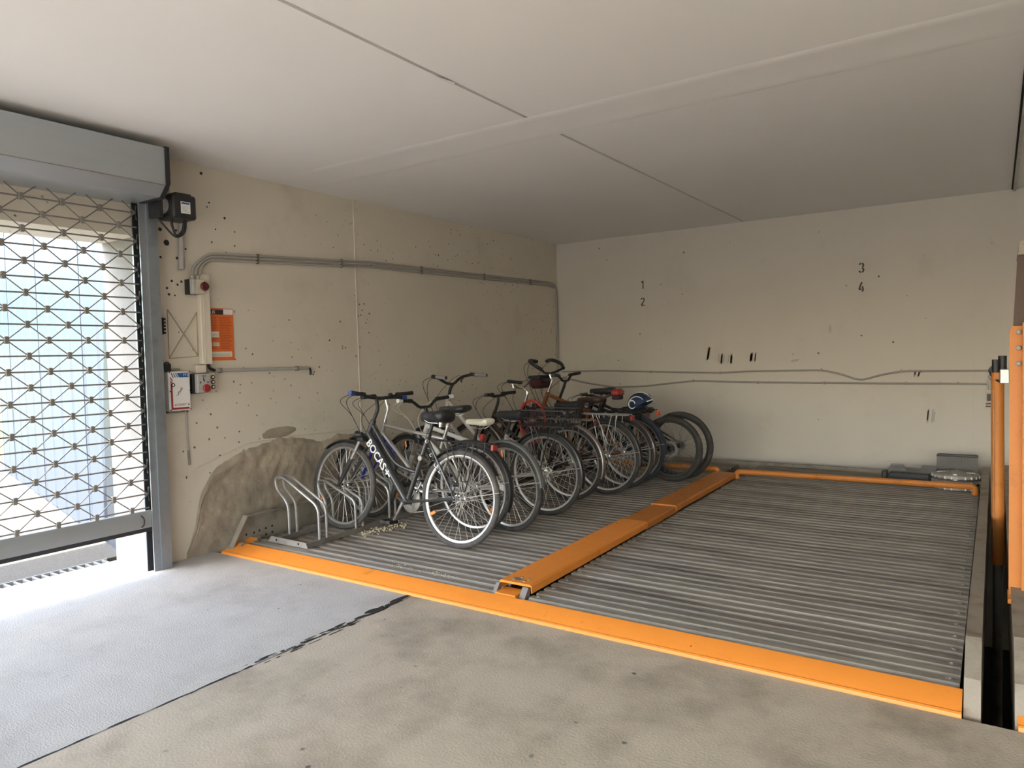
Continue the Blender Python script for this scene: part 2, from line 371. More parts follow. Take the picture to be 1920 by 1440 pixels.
# back wall formwork seams
for px in (1210, 1826):
    a = ony(px, 470, YB); MB().tube([(a.x, YB-.001, .2), (a.x+.004, YB-.001, ZC)], .006, 6, flat=.4).build('formwork_seam', m_wallb, wb_)
# scuffs of rubber on the back wall
sc = MB()
for (px, py, wpx, hpx, n_) in ((1327, 664, 10, 26, 1), (1353, 672, 12, 20, 3), (1369, 673, 12, 16, 3), (1408, 670, 18, 16, 4), (1490, 675, 8, 6, 1), (1745, 780, 14, 22, 2), (1718, 700, 12, 10, 2)):
    for i in range(n_*2):
        q = ony(px+(rnd.random()-.5)*wpx, py+(rnd.random()-.5)*4, YB); l = hpx*.5/160*rnd.uniform(.7, 1.1); s_ = .014 if n_ > 1 else .03
        sc.add([(q.x-s_, YB-.0015, q.z-l), (q.x+s_*.2, YB-.0015, q.z-l*.9), (q.x+s_, YB-.0015, q.z+l), (q.x-s_*.1, YB-.0015, q.z+l*.95)], [(0, 1, 2, 3)])
m_scuff = mat('rubber_scuff', (.44, .41, .36), .9, 0, .2, 60)
sc.build('rubber_scuff', m_scuff, wb_, 0)

# stencilled bay numbers
def digit(strokes, cx, cz, h, parent):
    mb = MB(); wd = h*.17
    for st in strokes:
        P = [Vector((x*h, 0, z*h)) for x, z in st]
        P = [Vector((cx, YB-.0012, cz))+p for p in P]
        L_, R_ = [], []
        for i, p in enumerate(P):
            d = (P[min(i+1, len(P)-1)]-P[max(i-1, 0)]).normalized(); nrm = Vector((-d.z, 0, d.x))*wd*.5
            L_.append(p+nrm); R_.append(p-nrm)
        k = len(mb.v); n = len(P); mb.v += [tuple(q) for q in L_+R_]
        mb.f += [(k+i, k+i+1, k+n+i+1, k+n+i) for i in range(n-1)]
    return mb.build('stencil_digit', m_stencil, parent, 0)
def arc(cx, cz, rx, rz, a0, a1, n=7): return [(cx+rx*math.cos(math.radians(a0+(a1-a0)*i/n)), cz+rz*math.sin(math.radians(a0+(a1-a0)*i/n))) for i in range(n+1)]
D1 = [[(.04, -.5), (.04, -.04)], [(.04, .02), (.04, .5)], [(-.17, .30), (-.01, .44)]]
D2 = [arc(0, .24, .2, .22, 165, 100), arc(0, .24, .2, .22, 80, -35), [(.15, .08), (-.2, -.40)], [(-.2, -.44), (.02, -.44)], [(.07, -.44), (.23, -.44)]]
D3 = [arc(0, .25, .2, .2, 160, 100), arc(0, .25, .2, .2, 80, -70), arc(0, -.24, .21, .23, 75, -80), arc(0, -.24, .21, .23, -100, -165)]
D4 = [[(.05, .5), (-.22, -.22)], [(-.24, -.24), (.02, -.24)], [(.09, -.24), (.25, -.24)], [(.12, .06), (.12, -.17)], [(.12, -.30), (.12, -.5)]]
for D, px, py, hpx in ((D1, 1205, 534, 15), (D2, 1205, 566, 15), (D3, 1615, 502, 18), (D4, 1615, 538, 18)):
    a = ony(px, py-hpx/2, YB); b = ony(px, py+hpx/2, YB); digit(D, a.x, (a.z+b.z)/2, a.z-b.z, wb_)

# ceiling: two fields with an open groove between, bridged by a plaster band
GX = -2.425
zc = ZC
cb = MB().box(XW-.5, XR, YF, YB, zc+.02, zc+.12).build('ceiling', m_groove, ang=0); struct(cb)
MB().box(XO, GX-.012, YF, YB, zc, zc+.019).build('ceiling_field', m_ceil, cb, 0)
MB().box(GX+.012, .122, YF, YB, zc, zc+.019).build('ceiling_field', m_ceil, cb, 0)
MB().box(.16, XR, YF, YB, zc, zc+.019).build('ceiling_field', m_ceil, cb, 0)
bandm = MB(); n = 60
for i in range(n+1):
    x = XW+.1+(.1-XW)*i/n; e0 = 3.86+.012*noise.noise(Vector((x*3, 1, 0))); e1 = 4.22+.015*noise.noise(Vector((x*3, 5, 0)))
    for (yy, zz) in ((e0-.03, 0), (e0, .005+.003*noise.noise(Vector((x*5, 2, 0)))), (e0+.05, .0012), (e1-.05, .001), (e1, .004+.003*noise.noise(Vector((x*5, 3, 0)))), (e1+.035, 0)): bandm.v.append((x, yy, zc-.0004-zz))
for i in range(n):
    for j in range(5): a = i*6+j; bandm.f.append((a, a+1, a+7, a+6))
bandm.build('plaster_band', m_ceil, cb, 60)
# flake hanging in the groove
MB().add([(GX-.02, 2.98, zc-.002), (GX+.012, 2.99, zc-.012), (GX+.016, 3.10, zc-.004), (GX-.008, 3.12, zc-.010)], [(0, 1, 2, 3)]).build('paint_flake', m_white, cb, 0)
# metal profile along the right joint of the ceiling
tr = MB().box(.135, .158, 1.0, YB, zc-.022, zc+.012).build('trim_1', m_galv, ang=0); struct(tr)
MB().box(.122, .135, 1.0, YB, zc-.004, zc+.012).build('joint_gap', m_gap, tr, 0)

# ground outside
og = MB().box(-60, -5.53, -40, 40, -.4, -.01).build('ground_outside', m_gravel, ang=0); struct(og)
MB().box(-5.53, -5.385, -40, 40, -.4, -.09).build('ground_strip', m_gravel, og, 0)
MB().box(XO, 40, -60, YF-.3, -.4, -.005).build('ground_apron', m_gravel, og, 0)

# ------------------------------------------------------------------ drain, fence and green outside
dr = empty('drain_grate', (-5.455, .4, -.06)); tag(dr, 'slotted metal drain grate across the gateway threshold', 'drain')
MB().box(-.068, -.058, -2.3, 2.3, -.03, .055).box(.058, .068, -2.3, 2.3, -.03, .055).build('frame', m_galv, dr, 0)
slat = MB().box(-.058, .058, -.008, .008, .03, .052).mesh('slat', m_galv, 0)
for i in range(79): link('slat', slat, dr, (0, -2.26+i*.058, 0))
MB().box(-.058, .058, -2.3, 2.3, -.03, -.02).build('channel', m_pitd, dr, 0)

fn = empty('sheet_metal_wall', (-5.46, 2.79, 0), (0, 0, math.atan2(1.45, -5.85))); tag(fn, 'tall pale blue ribbed sheet metal wall beside the driveway', 'wall')
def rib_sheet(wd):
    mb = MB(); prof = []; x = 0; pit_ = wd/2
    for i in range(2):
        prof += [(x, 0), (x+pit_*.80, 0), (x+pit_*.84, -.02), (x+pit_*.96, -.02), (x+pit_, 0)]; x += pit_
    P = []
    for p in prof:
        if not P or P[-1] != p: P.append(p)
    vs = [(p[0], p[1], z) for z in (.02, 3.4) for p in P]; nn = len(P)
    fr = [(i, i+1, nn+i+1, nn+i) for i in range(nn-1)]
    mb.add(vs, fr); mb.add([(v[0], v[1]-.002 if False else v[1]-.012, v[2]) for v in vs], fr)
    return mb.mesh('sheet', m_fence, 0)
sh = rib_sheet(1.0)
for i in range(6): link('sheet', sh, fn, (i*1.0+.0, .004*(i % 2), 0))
for i in range(4): MB().box(i*1.95, i*1.95+.06, -.10, -.04, 0, 3.4).build('post', m_galv, fn, 0)

bk = MB(); nx_, ny_ = 24, 30
for i in range(nx_+1):
    for j in range(ny_+1):
        x = -13.2-6*i/nx_; y = -6+16*j/ny_; h = 1.9*min(1, i/8)**.8+.18*noise.noise(Vector((x*1.3, y*1.3, 0)))*min(1, i/3); bk.v.append((x, y, max(-.02, h-.02)))
for i in range(nx_):
    for j in range(ny_): a = i*(ny_+1)+j; bk.f.append((a, a+1, a+ny_+2, a+ny_+1))
tag(bk.build('grass_bank', m_grass, None, 60), 'dry grassy bank beyond the driveway', 'bank')
gf = empty('green_fence', (-16.5, 3.2, 1.75)); tag(gf, 'bright green sheet fence on top of the grass bank', 'fence')
for i in range(6): MB().box(-.03, 0, -9+2*i+.01, -9+2*i+1.99, 0, 1.7).build('panel', m_green, gf, 0)
for i in range(7): MB().box(0, .06, -9+2*i-.03, -9+2*i+.03, -.3, 1.75).build('post', m_galvd, gf, 0)

# ------------------------------------------------------------------ roller gate
g = empty('roller_gate', (-4.88, GY-.035, 0)); tag(g, 'steel lattice roller gate pulled down almost to the floor', 'gate')
gx, gy = -4.88, GY-.035
def rel(mb): return mb   # parts are built in gate space (y measured from the guide)
yA, yEnd = -.01, GY0-gy+.06
z0, pz, pc = .446, .0966, .2315
rows = 23
rod = MB().cyl((0, yEnd, 0), (0, yA, 0), .0052, n=6).mesh('rod', m_gatebar)
for i in range(rows): link('rod', rod, g, (0, 0, z0+pz*i))
def col_y(i): return (2.566-gy)-(pc/2 if i % 2 else 0)
ncol = int((col_y(0)-yEnd)/pc)
for i in range(rows-1):
    pts = [(0.006, yA, z0+pz*(i+(.5 if i % 2 == 0 else .5)))]
    for c in range(ncol*2):
        yy = col_y(0)+(pc/2 if True else 0)-c*pc/2
        lowrow = ((c % 2 == 1) if i % 2 == 0 else (c % 2 == 0))
        if yy > yA: continue
        pts.append((.006, yy, z0+pz*(i if lowrow else i+1)))
    MB().tube(pts, .0050, 5).build('zigzag_rod', m_gatebar, g)
clip = MB().bbox(-.010, .014, -.0135, .0135, -.022, .022, .004).box(-.011, .0155, -.0145, .0145, -.003, .003).mesh('clip', m_galvd, 30)
stuff = MB()
for i in range(rows):
    for c in range(ncol):
        yy = col_y(i)-c*pc
        if yy < yEnd+.02: continue
        if yy+gy > .95: link('clip', clip, g, (0, yy, z0+pz*i))
        else: stuff.bbox(-.010, .014, yy-.0135, yy+.0135, z0+pz*i-.022, z0+pz*i+.022, .004)
so = stuff.build('clips', m_galvd, g, 30); so['kind'] = 'stuff'
# bottom bar with rubber seal
MB().prism([(-.022, .31), (.022, .31), (.022, .415), (.014, .428), (-.014, .428), (-.022, .415)], 0, 'y', yEnd, 0.0).build('bottom_bar', m_alu, g)
MB().prism([(-.016, .285), (.02, .285), (.024, .312), (-.02, .312)], 0, 'y', yEnd, .0).build('rubber_seal', m_black, g)
MB().tube(smooth_curve([(.024, -.085, .405), (.03, -.075, .395), (.034, -.066, .37), (.03, -.07, .335), (.026, -.085, .325)]), .004, 6).build('pull_hook', m_black, g)
# guide posts
for yy, s in ((gy+.0, 1), (GY0+.03, -1)):
    q = yy-gy; d = s
    MB().box(-.07, .054, min(q+.035*d, q+.109*d), max(q+.035*d, q+.109*d), 0, 2.60).build('guide_post', m_postst, g, 0)
    MB().box(-.03, -.018, min(q-.03*d, q+.035*d), max(q-.03*d, q+.035*d), 0, 2.56).box(.026, .038, min(q-.01*d, q+.035*d), max(q-.01*d, q+.035*d), 0, 2.56).build('guide_rail', m_postst, g, 0)
    MB().box(-.018, -.012, min(q-.03*d, q+.03*d), max(q-.03*d, q+.03*d), 0, 2.55).build('brush_strip', m_black, g, 0)
    for zz in (.22, 2.42): MB().cyl((.0, q+.034*d, zz), (.0, q+.030*d, zz), .010, n=12).build('screw_hole', m_print, g)
# roller box: face panel, bevel, end plate
bx = -4.52-gx
yb1 = 2.70-gy; yb0 = GY0-gy-.1
prof = [(-.07, 2.855), (bx, 2.855), (bx, 2.615), (bx-.075, 2.545), (-.07, 2.545)]
MB().prism(prof, 0, 'y', yb0, yb1).build('roller_box', m_alu, g, 0)
MB().box(bx, bx+.002, yb0, yb1, 2.608, 2.612).build('box_seam', m_galvd, g, 0)
e = MB().prism([(x+(.008 if x > 0 else 0), z+(.008 if z > 2.6 else -.008)) for x, z in prof], 0, 'y', yb1, yb1+.03).build('end_plate', m_black, g, 0)
MB().lathe([(.006, 0), (.005, .003), (0, .004)], (bx, yb1-.13, 2.82), 'x', 10).build('rivet', m_chrome, g)

# gate motor
mo = empty('gate_motor', (-4.78, 2.825, 2.44)); tag(mo, 'black gate motor box with white rating label and looped cables', 'motor')
MB().bbox(-.07, .13, .0, .175, -.0, .165, .012).bbox(.0, .11, .03, .15, .165, .178, .004).build('housing', m_black, mo)
MB().box(.1302, .1312, .055, .125, .035, .115).build('rating_label', m_paperw, mo, 0)
MB().box(.1313, .1318, .060, .120, .098, .110).build('label_header', m_blue, mo, 0)
lb = MB()
for i in range(5): lb.box(.1313, .1317, .063, .117-.008*(i % 3), .045+i*.0095, .048+i*.0095)
lb.build('label_print', m_grey, mo, 0)
MB().cyl((.02, -.05, .09), (.02, .0, .09), .055, n=20).build('gear_drum', m_galv, mo)
MB().box(-.06, .09, -.075, -.05, .0, .16).build('bracket', m_black, mo, 0)
MB().box(-.165, -.07, .06, .11, .06, .10).build('mounting_arm', m_galvd, mo, 0)
MB().box(-.12, -.11, .165, .20, .05, .10).build('wall_lug', m_galvd, mo, 0)
MB().box(-.168, -.12, -.0, .13, .20, .36).build('back_plate', m_galvd, mo, 0)
MB().tube(smooth_curve([(.05, .03, .0), (.05, .035, -.05), (.04, .07, -.11), (.05, .11, -.07), (.05, .125, .0)]), .009, 8).build('cable', m_black, mo)
MB().tube(smooth_curve([(.02, -.06, .01), (.03, .0, -.06), (.03, .07, -.115), (.04, .13, -.08), (.05, .14, .0)]), .007, 8).build('cable', m_black, mo)
MB().lathe([(.012, 0), (.012, .006), (0, .008)], (.13, .10, .018), 'x', 12).build('plug', m_black, mo)

# ------------------------------------------------------------------ wall electrics
XI = XW+.002
p_t, p_b = onx(341, 415, XW+.03), onx(341, 505, XW+.03)
tag(MB().cyl((XW+.022, p_t.y, p_t.z+.02), (XW+.022, p_b.y, p_b.z), .02, n=14).build('cable_pipe', m_grey), 'short vertical grey pipe hanging below the black gate motor', 'pipe')
# cable trunking
y0, y1 = 3.155, 3.236
tk = MB().bbox(XI, XW+.055, y0, y1, 1.43, 2.10, .004).build('cable_trunking', m_cream); tag(tk, 'cream vertical cable trunking beside the orange notice', 'trunking')
MB().box(XW+.055, XW+.057, y0+.024, y0+.03, 1.43, 2.10).build('cover_seam', m_wall, tk, 0)
# emergency stop with red knob
es = empty('emergency_stop', (XI, 3.12, 2.0)); tag(es, 'grey emergency stop box with round dark red knob', 'switch')
MB().bbox(0.055, .10, -.05, .05, -.055, .055, .006).build('box', m_grey, es)
MB().box(.0, .055, -.052, .048, -.055, .055).build('back_box', m_black, es, 0)
MB().box(.10, .103, -.02, .04, -.05, .05).build('yellowed_plate', m_beige, es, 0)
MB().lathe([(.014, 0), (.014, .02), (.030, .026), (.033, .04), (.026, .052), (0, .055)], (.103, .02, .0), 'x', 20).build('knob', m_redd, es)
MB().cyl((.05, -.02, .055), (.05, -.02, .085), .012, n=12).cyl((.05, .022, .055), (.05, .022, .085), .012, n=12).build('cable_gland', m_grey, es)
# conduits: three parallel runs along the left wall
def conduit(name, pts, r, label, group=None, clips=(), m=m_conduit, cm=m_galvd, cdir='x'):
    root = MB().tube(rounded(pts, .08, 6), r, 8).build(name, m); tag(root, label, 'conduit', group)
    for (c) in clips:
        if cdir == 'x': MB().box(c[0]-r*1.2, c[0]+r*1.5, c[1]-.008, c[1]+.008, c[2]-r*1.4, c[2]+r*1.4).build('pipe_clip', cm, root, 0)
        else: MB().box(c[0]-.009, c[0]+.009, c[1]-r*1.5, c[1]+r*.9, c[2]-r*1.5, c[2]+r*1.5).build('pipe_clip', cm, root, 0)
    return root
for i, (dz, r, ln) in enumerate(((.022, .009, 'uppermost'), (-.002, .009, 'middle'), (-.028, .010, 'lowest'))):
    xx = XW+.013
    ystart = 3.10+.03*i
    pts = [(XW+.055, ystart, 2.09), (XW+.035, ystart+.02, 2.15), (xx, 3.26, 2.245+dz), (xx, 5.0, 2.335+dz), (xx, 8.30-.03*i, 2.372+dz), (xx+.0, YB-.045+.0*i, 2.35+dz)]
    K = [(xx, 3.7, 2.268+dz), (xx, 4.6, 2.314+dz), (xx, 5.7, 2.345+dz), (xx, 6.8, 2.357+dz), (xx, 7.8, 2.367+dz)] if i < 3 else []
    if i < 2:
        pts += [(xx, YB-.04+.02*i-.02, 2.2), (xx, YB-.04+.02*i-.02, 1.19-.1*i)]
    conduit('wall_conduit', pts, r, ln+' of three grey cable conduits running along the left wall', 'left wall conduits', K)
# short conduit with black cable tail
a, b = onx(402, 695, XW+.02), onx(578, 690, XW+.02)
c2 = conduit('short_conduit', [(XW+.016, a.y, a.z), (XW+.016, b.y, b.z)], .014, 'short grey conduit with black cable bending out of its end', None, [(XW+.016, a.y+.05, a.z), (XW+.016, b.y-.12, b.z)], m_grey)
MB().tube(smooth_curve([(XW+.016, b.y-.01, b.z), (XW+.02, b.y+.02, b.z-.01), (XW+.018, b.y+.025, b.z-.06)]), .009, 8).build('cable_tail', m_black, c2)
MB().tube(smooth_curve([(XW+.03, 3.215, 1.435), (XW+.035, 3.222, 1.40), (XW+.016, a.y+.01, a.z)]), .012, 8).build('cable_bend', m_black, c2)
# key switch with red knob
ks = empty('key_switch', (XI, 3.125, 1.29)); tag(ks, 'grey selector switch box with red button and black side', 'switch')
MB().bbox(.045, .085, -.04, .065, -.072, .070, .005).build('box', m_grey, ks)
MB().box(.0, .05, -.062, .065, -.075, .070).build('back_box', m_black, ks, 0)
MB().lathe([(.030, 0), (.030, .008), (.024, .016), (0, .018)], (.085, .03, -.038), 'x', 20).build('button', m_red, ks)
km = MB()
for i in range(3): km.box(.085, .0862, -.022+i*.03, -.012+i*.03, .0+.012*(i % 2), .012+.014*(i % 2))
km.box(.085, .0862, .0, .03, .05, .056).box(.085, .0865, .006, .012, .02, .044).build('markings', m_print, ks, 0)
MB().bbox(0, .05, -.02, .06, .075, .135, .004).build('junction_box', m_cream, ks)
# three button station
bs = empty('button_station', (XI, 3.223, 1.29)); tag(bs, 'narrow beige control box with three round push buttons', 'control box')
MB().bbox(0, .06, -.031, .032, -.075, .072, .004).build('box', m_beige, bs)
for i, m_ in enumerate((m_black, m_redd, m_black)):
    z = .042-.037*i; r = MB().lathe([(.016, 0), (.016, .006), (.009, .007)], (.06, .002, z), 'x', 18).build('button', m_, bs)
    MB().lathe([(.009, 0.004), (.008, .010), (0, .011)], (.06, .002, z), 'x', 14).build('cap', m_paperw, r)
for dy in (-.025, .026):
    for dz in (-.068, .065): MB().lathe([(.004, 0), (0, .003)], (.06, dy, dz), 'x', 8).build('screw', m_print, bs)
# gate control cabinet
cc = empty('control_cabinet', (XI, 2.9545, 1.242)); tag(cc, 'white gate control cabinet with red and blue stripes beside the post', 'control box')
hy, hz = .083, .142
MB().bbox(0, .07, -hy, hy, -hz, hz, .008).build('cover', m_white, cc)
MB().box(-.0, .03, -hy+.01, hy-.03, -hz-.016, -hz).build('bottom_lip', m_galvd, cc, 0)
xf = .0705
def flat(poly, m_, nm, d=.0008):
    mb = MB(); mb.prism(poly, 0, 'x', xf-.0005, xf+d); return mb.build(nm, m_, cc, 0)
flat([(-hy+.012, .068), (-hy+.026, .045), (-hy+.026, -.118), (hy-.016, -.118), (hy-.016, -.132), (-hy+.012, -.132)], m_red, 'red_band')
flat([(-.022, .130), (hy-.014, .130), (hy-.014, .098), (-.004, .098)], m_blue, 'blue_band')
for i in range(3): flat([(-.034-i*.016, .130), (-.028-i*.016, .130), (-.010-i*.016-.002, .098), (-.016-i*.016-.002, .098)], m_blue if i < 2 else m_print, 'stripe')
for i in range(3): flat([(-hy+.012, .104-i*.022), (-hy+.012, .092-i*.022), (-hy+.028, .068-i*.020), (-hy+.028, .082-i*.020)], m_red, 'stripe')
tm = text_mesh('FTS', .026, m_paperw, .0004)
to = link('maker_mark', tm, cc); to.matrix_local = frame_mat((xf+.001, .028, .106), (0, 1, 0), (0, 0, 1), (1, 0, 0))
def crane(mb, cy, cz, s):
    mb.tube([(xf, cy+s*x, cz+s*z) for x, z in ((-.9, -.8), (-.3, -.6), (.1, -.1), (-.1, .4), (.2, .8), (.7, .7), (.8, .2))], [.002, .004, .005, .004, .004, .003, .001], 6, flat=.3)
mb = MB(); crane(mb, .006, .01, .018); mb.build('emblem_red', m_red, cc)
mb = MB(); crane(mb, -.014, -.018, .018); mb.build('emblem_black', m_print, cc)
MB().torus((xf, -.05, .045), .011, .003, 'x', 18, 6).build('dial', m_print, cc)
lt = MB()
for i in range(3): lt.box(xf, xf+.0006, -.025, .050-.01*i, -.094-i*.006, -.0915-i*.006)
lt.build('small_print', m_red, cc, 0)
for yy in (-.037, .062): flat([(yy-.007, -.104), (yy+.007, -.104), (yy, -.09)], m_red, 'warning_triangle')
for dy in (-hy+.008, hy-.006):
    for dz in (-hz+.008, 0, hz-.006): MB().lathe([(.005, 0), (.004, .002), (0, .003)], (.07, dy, dz), 'x', 10).build('screw', m_print, cc)
lg = empty('cable_lug_block', (XI, 2.885, 1.41)); tag(lg, 'small black cable bracket above the white control cabinet', 'bracket')
MB().box(0, .05, -.03, .02, -.025, .03).build('block', m_black, lg, 0); MB().box(0, .03, .02, .10, -.02, -.005).build('tab', m_galvd, lg, 0)
MB().tube(smooth_curve([(.03, -.03, .02), (.05, -.01, .04), (.04, .02, .02)]), .006, 6).build('cable', m_black, lg)
# hanging cable below the cabinet
hc = MB().tube([(XW+.01, 3.03, 1.085), (XW+.01, 3.032, .82), (XW+.01, 3.036, .80)], .006, 8).build('hanging_cable', m_grey); tag(hc, 'thin grey cable hanging below the white control cabinet', 'cable')
MB().tube([(XW+.01, 3.036, .80), (XW+.01, 3.04, .69)], .0085, 8).build('cable_plug', m_galvd, hc)
# black connector strip on the post side
cs = empty('terminal_strip', (XI, 2.872, 1.71)); tag(cs, 'black toothed strip on the wall behind the guide post', 'strip')
MB().box(0, .02, -.012, .012, -.06, .06).build('strip', m_black, cs, 0)
for i in range(5): MB().box(.0, .03, .0, .02, -.055+i*.024, -.04+i*.024).build('tooth', m_black, cs, 0)
# orange notice
A, B = onx(391, 578, XW+.004), onx(441, 677, XW+.004)
pn = empty('notice', (XW+.001, 3.239, 1.655)); tag(pn, 'orange printed notice half hidden behind the cream trunking', 'notice')
W_, Hn = .222, .200
MB().box(0, .004, -.012, W_, -Hn, Hn).build('sheet', m_poster, pn, 0)
MB().box(.004, .005, .0, .135, Hn-.048, Hn-.012).build('header', m_print, pn, 0)
MB().box(.004, .005, .137, W_-.004, Hn-.046, Hn-.005).build('header_label', m_paperw, pn, 0)
to = link('header_lettering', text_mesh('AUS', .034, m_paperw, .0004), pn); to.matrix_local = frame_mat((.0055, .003, Hn-.042), (0, 1, 0), (0, 0, 1), (1, 0, 0))
tx = MB()
for i in range(20):
    z = Hn-.072-i*.0125
    if not (.0 < z+.03 < .055 or -.09 < z < -.055): tx.box(.004, .0046, .004, .085-rnd.random()*.02, z, z+.004)
    tx.box(.004, .0046, .102, W_-.014-rnd.random()*.03, z, z+.0045)
tx.build('print_lines', m_postertxt, pn, 0)
for (u0, u1, v0, v1) in ((.0, .092, -.022, .022), (.0, .03, -.09, -.062), (.04, .092, -.09, -.062), (.0, .2, -.172, -.132)):
    q = MB().box(.004, .005, u0, u1, v0, v1).build('text_panel', m_paper, pn, 0)
    mb = MB()
    for i in range(2): mb.box(.005, .0055, u0+.01, u1-.012, v0+.009+i*.010, v0+.0125+i*.010)
    mb.build('print_lines', m_grey, q, 0)

# conduits on the back wall
yy = YB-.017
K1 = [(1055, 697), (1130, 695), (1220, 697), (1350, 699), (1410, 696), (1540, 694), (1575, 701), (1613, 714), (1650, 703), (1690, 696), (1860, 695)]
K2 = [(1055, 708), (1100, 718), (1150, 726), (1210, 724), (1300, 714), (1420, 717), (1545, 718), (1700, 719), (1850, 720)]
for K, nm, cl in ((K1, 'upper grey conduit on the back wall that dips in a V', (2, 3, 5, 9)), (K2, 'lower grey conduit sagging along the back wall to the junction box', (4, 5, 6, 7))):
    P = [ony(x, y, yy) for x, y in K]
    conduit('back_conduit', P, .0105, nm, None, [tuple(P[i]) for i in cl], m_conduitb, m_conduitb, 'y')
a = ony(1860, 721, YB)
jb = empty('junction_box', (a.x, YB, a.z)); tag(jb, 'small grey junction box on the back wall behind the cylinder', 'box')
MB().bbox(-.03, .07, -.06, 0, -.05, .05, .006).build('box', m_grey, jb); MB().torus((-.01, -.03, .075), .018, .005, 'y', 16, 6).build('ring', m_galvd, jb)
MB().box(-.04, .05, -.05, -.01, -.16, -.09).build('solenoid', m_black, jb, 0); MB().cyl((-.05, -.03, -.20), (.02, -.03, -.20), .02, n=10).build('valve', m_galvd, jb)
MB().tube(smooth_curve([(.02, -.03, -.2), (.0, -.03, -.3), (.03, -.03, -.42)]), .010, 6).build('hose', m_black, jb)

# ------------------------------------------------------------------ parking platforms
TILT = .0143
def zp(y): return .06+TILT*(y-3.3)
PITCH_R = .0825
def sheet_mesh(wd, nr):
    """trapezoidal deck sheet, nr ribs long, crest at z=0"""
    P = []
    for i in range(nr):
        y = i*PITCH_R; P += [(y, -.019), (y+.015, -.019), (y+.025, -.002), (y+.028, 0), (y+.069, 0), (y+.072, -.002), (y+.0795, -.019)]
    P.append((nr*PITCH_R+.010, -.019))
    mb = MB(); n = len(P)
    mb.add([(0, y, z) for y, z in P]+[(wd, y, z) for y, z in P]+[(0, y, z-.003) for y, z in P]+[(wd, y, z-.003) for y, z in P],
           [(i, i+1, n+i+1, n+i) for i in range(n-1)]+[(2*n+i, 3*n+i, 3*n+i+1, 2*n+i+1) for i in range(n-1)]+
           [(i, 2*n+i, 2*n+i+1, i+1) for i in range(n-1)]+[(n+i, n+i+1, 3*n+i+1, 3*n+i) for i in range(n-1)])
    return mb.mesh('deck_sheet', m_deck, 25)
bolt_me = MB().lathe([(.013, 0), (.013, .002), (.008, .003), (.008, .008), (0, .009)], n=8).box(-.017, .017, -.006, .006, 0, .0022).mesh('bolt', m_galvd)
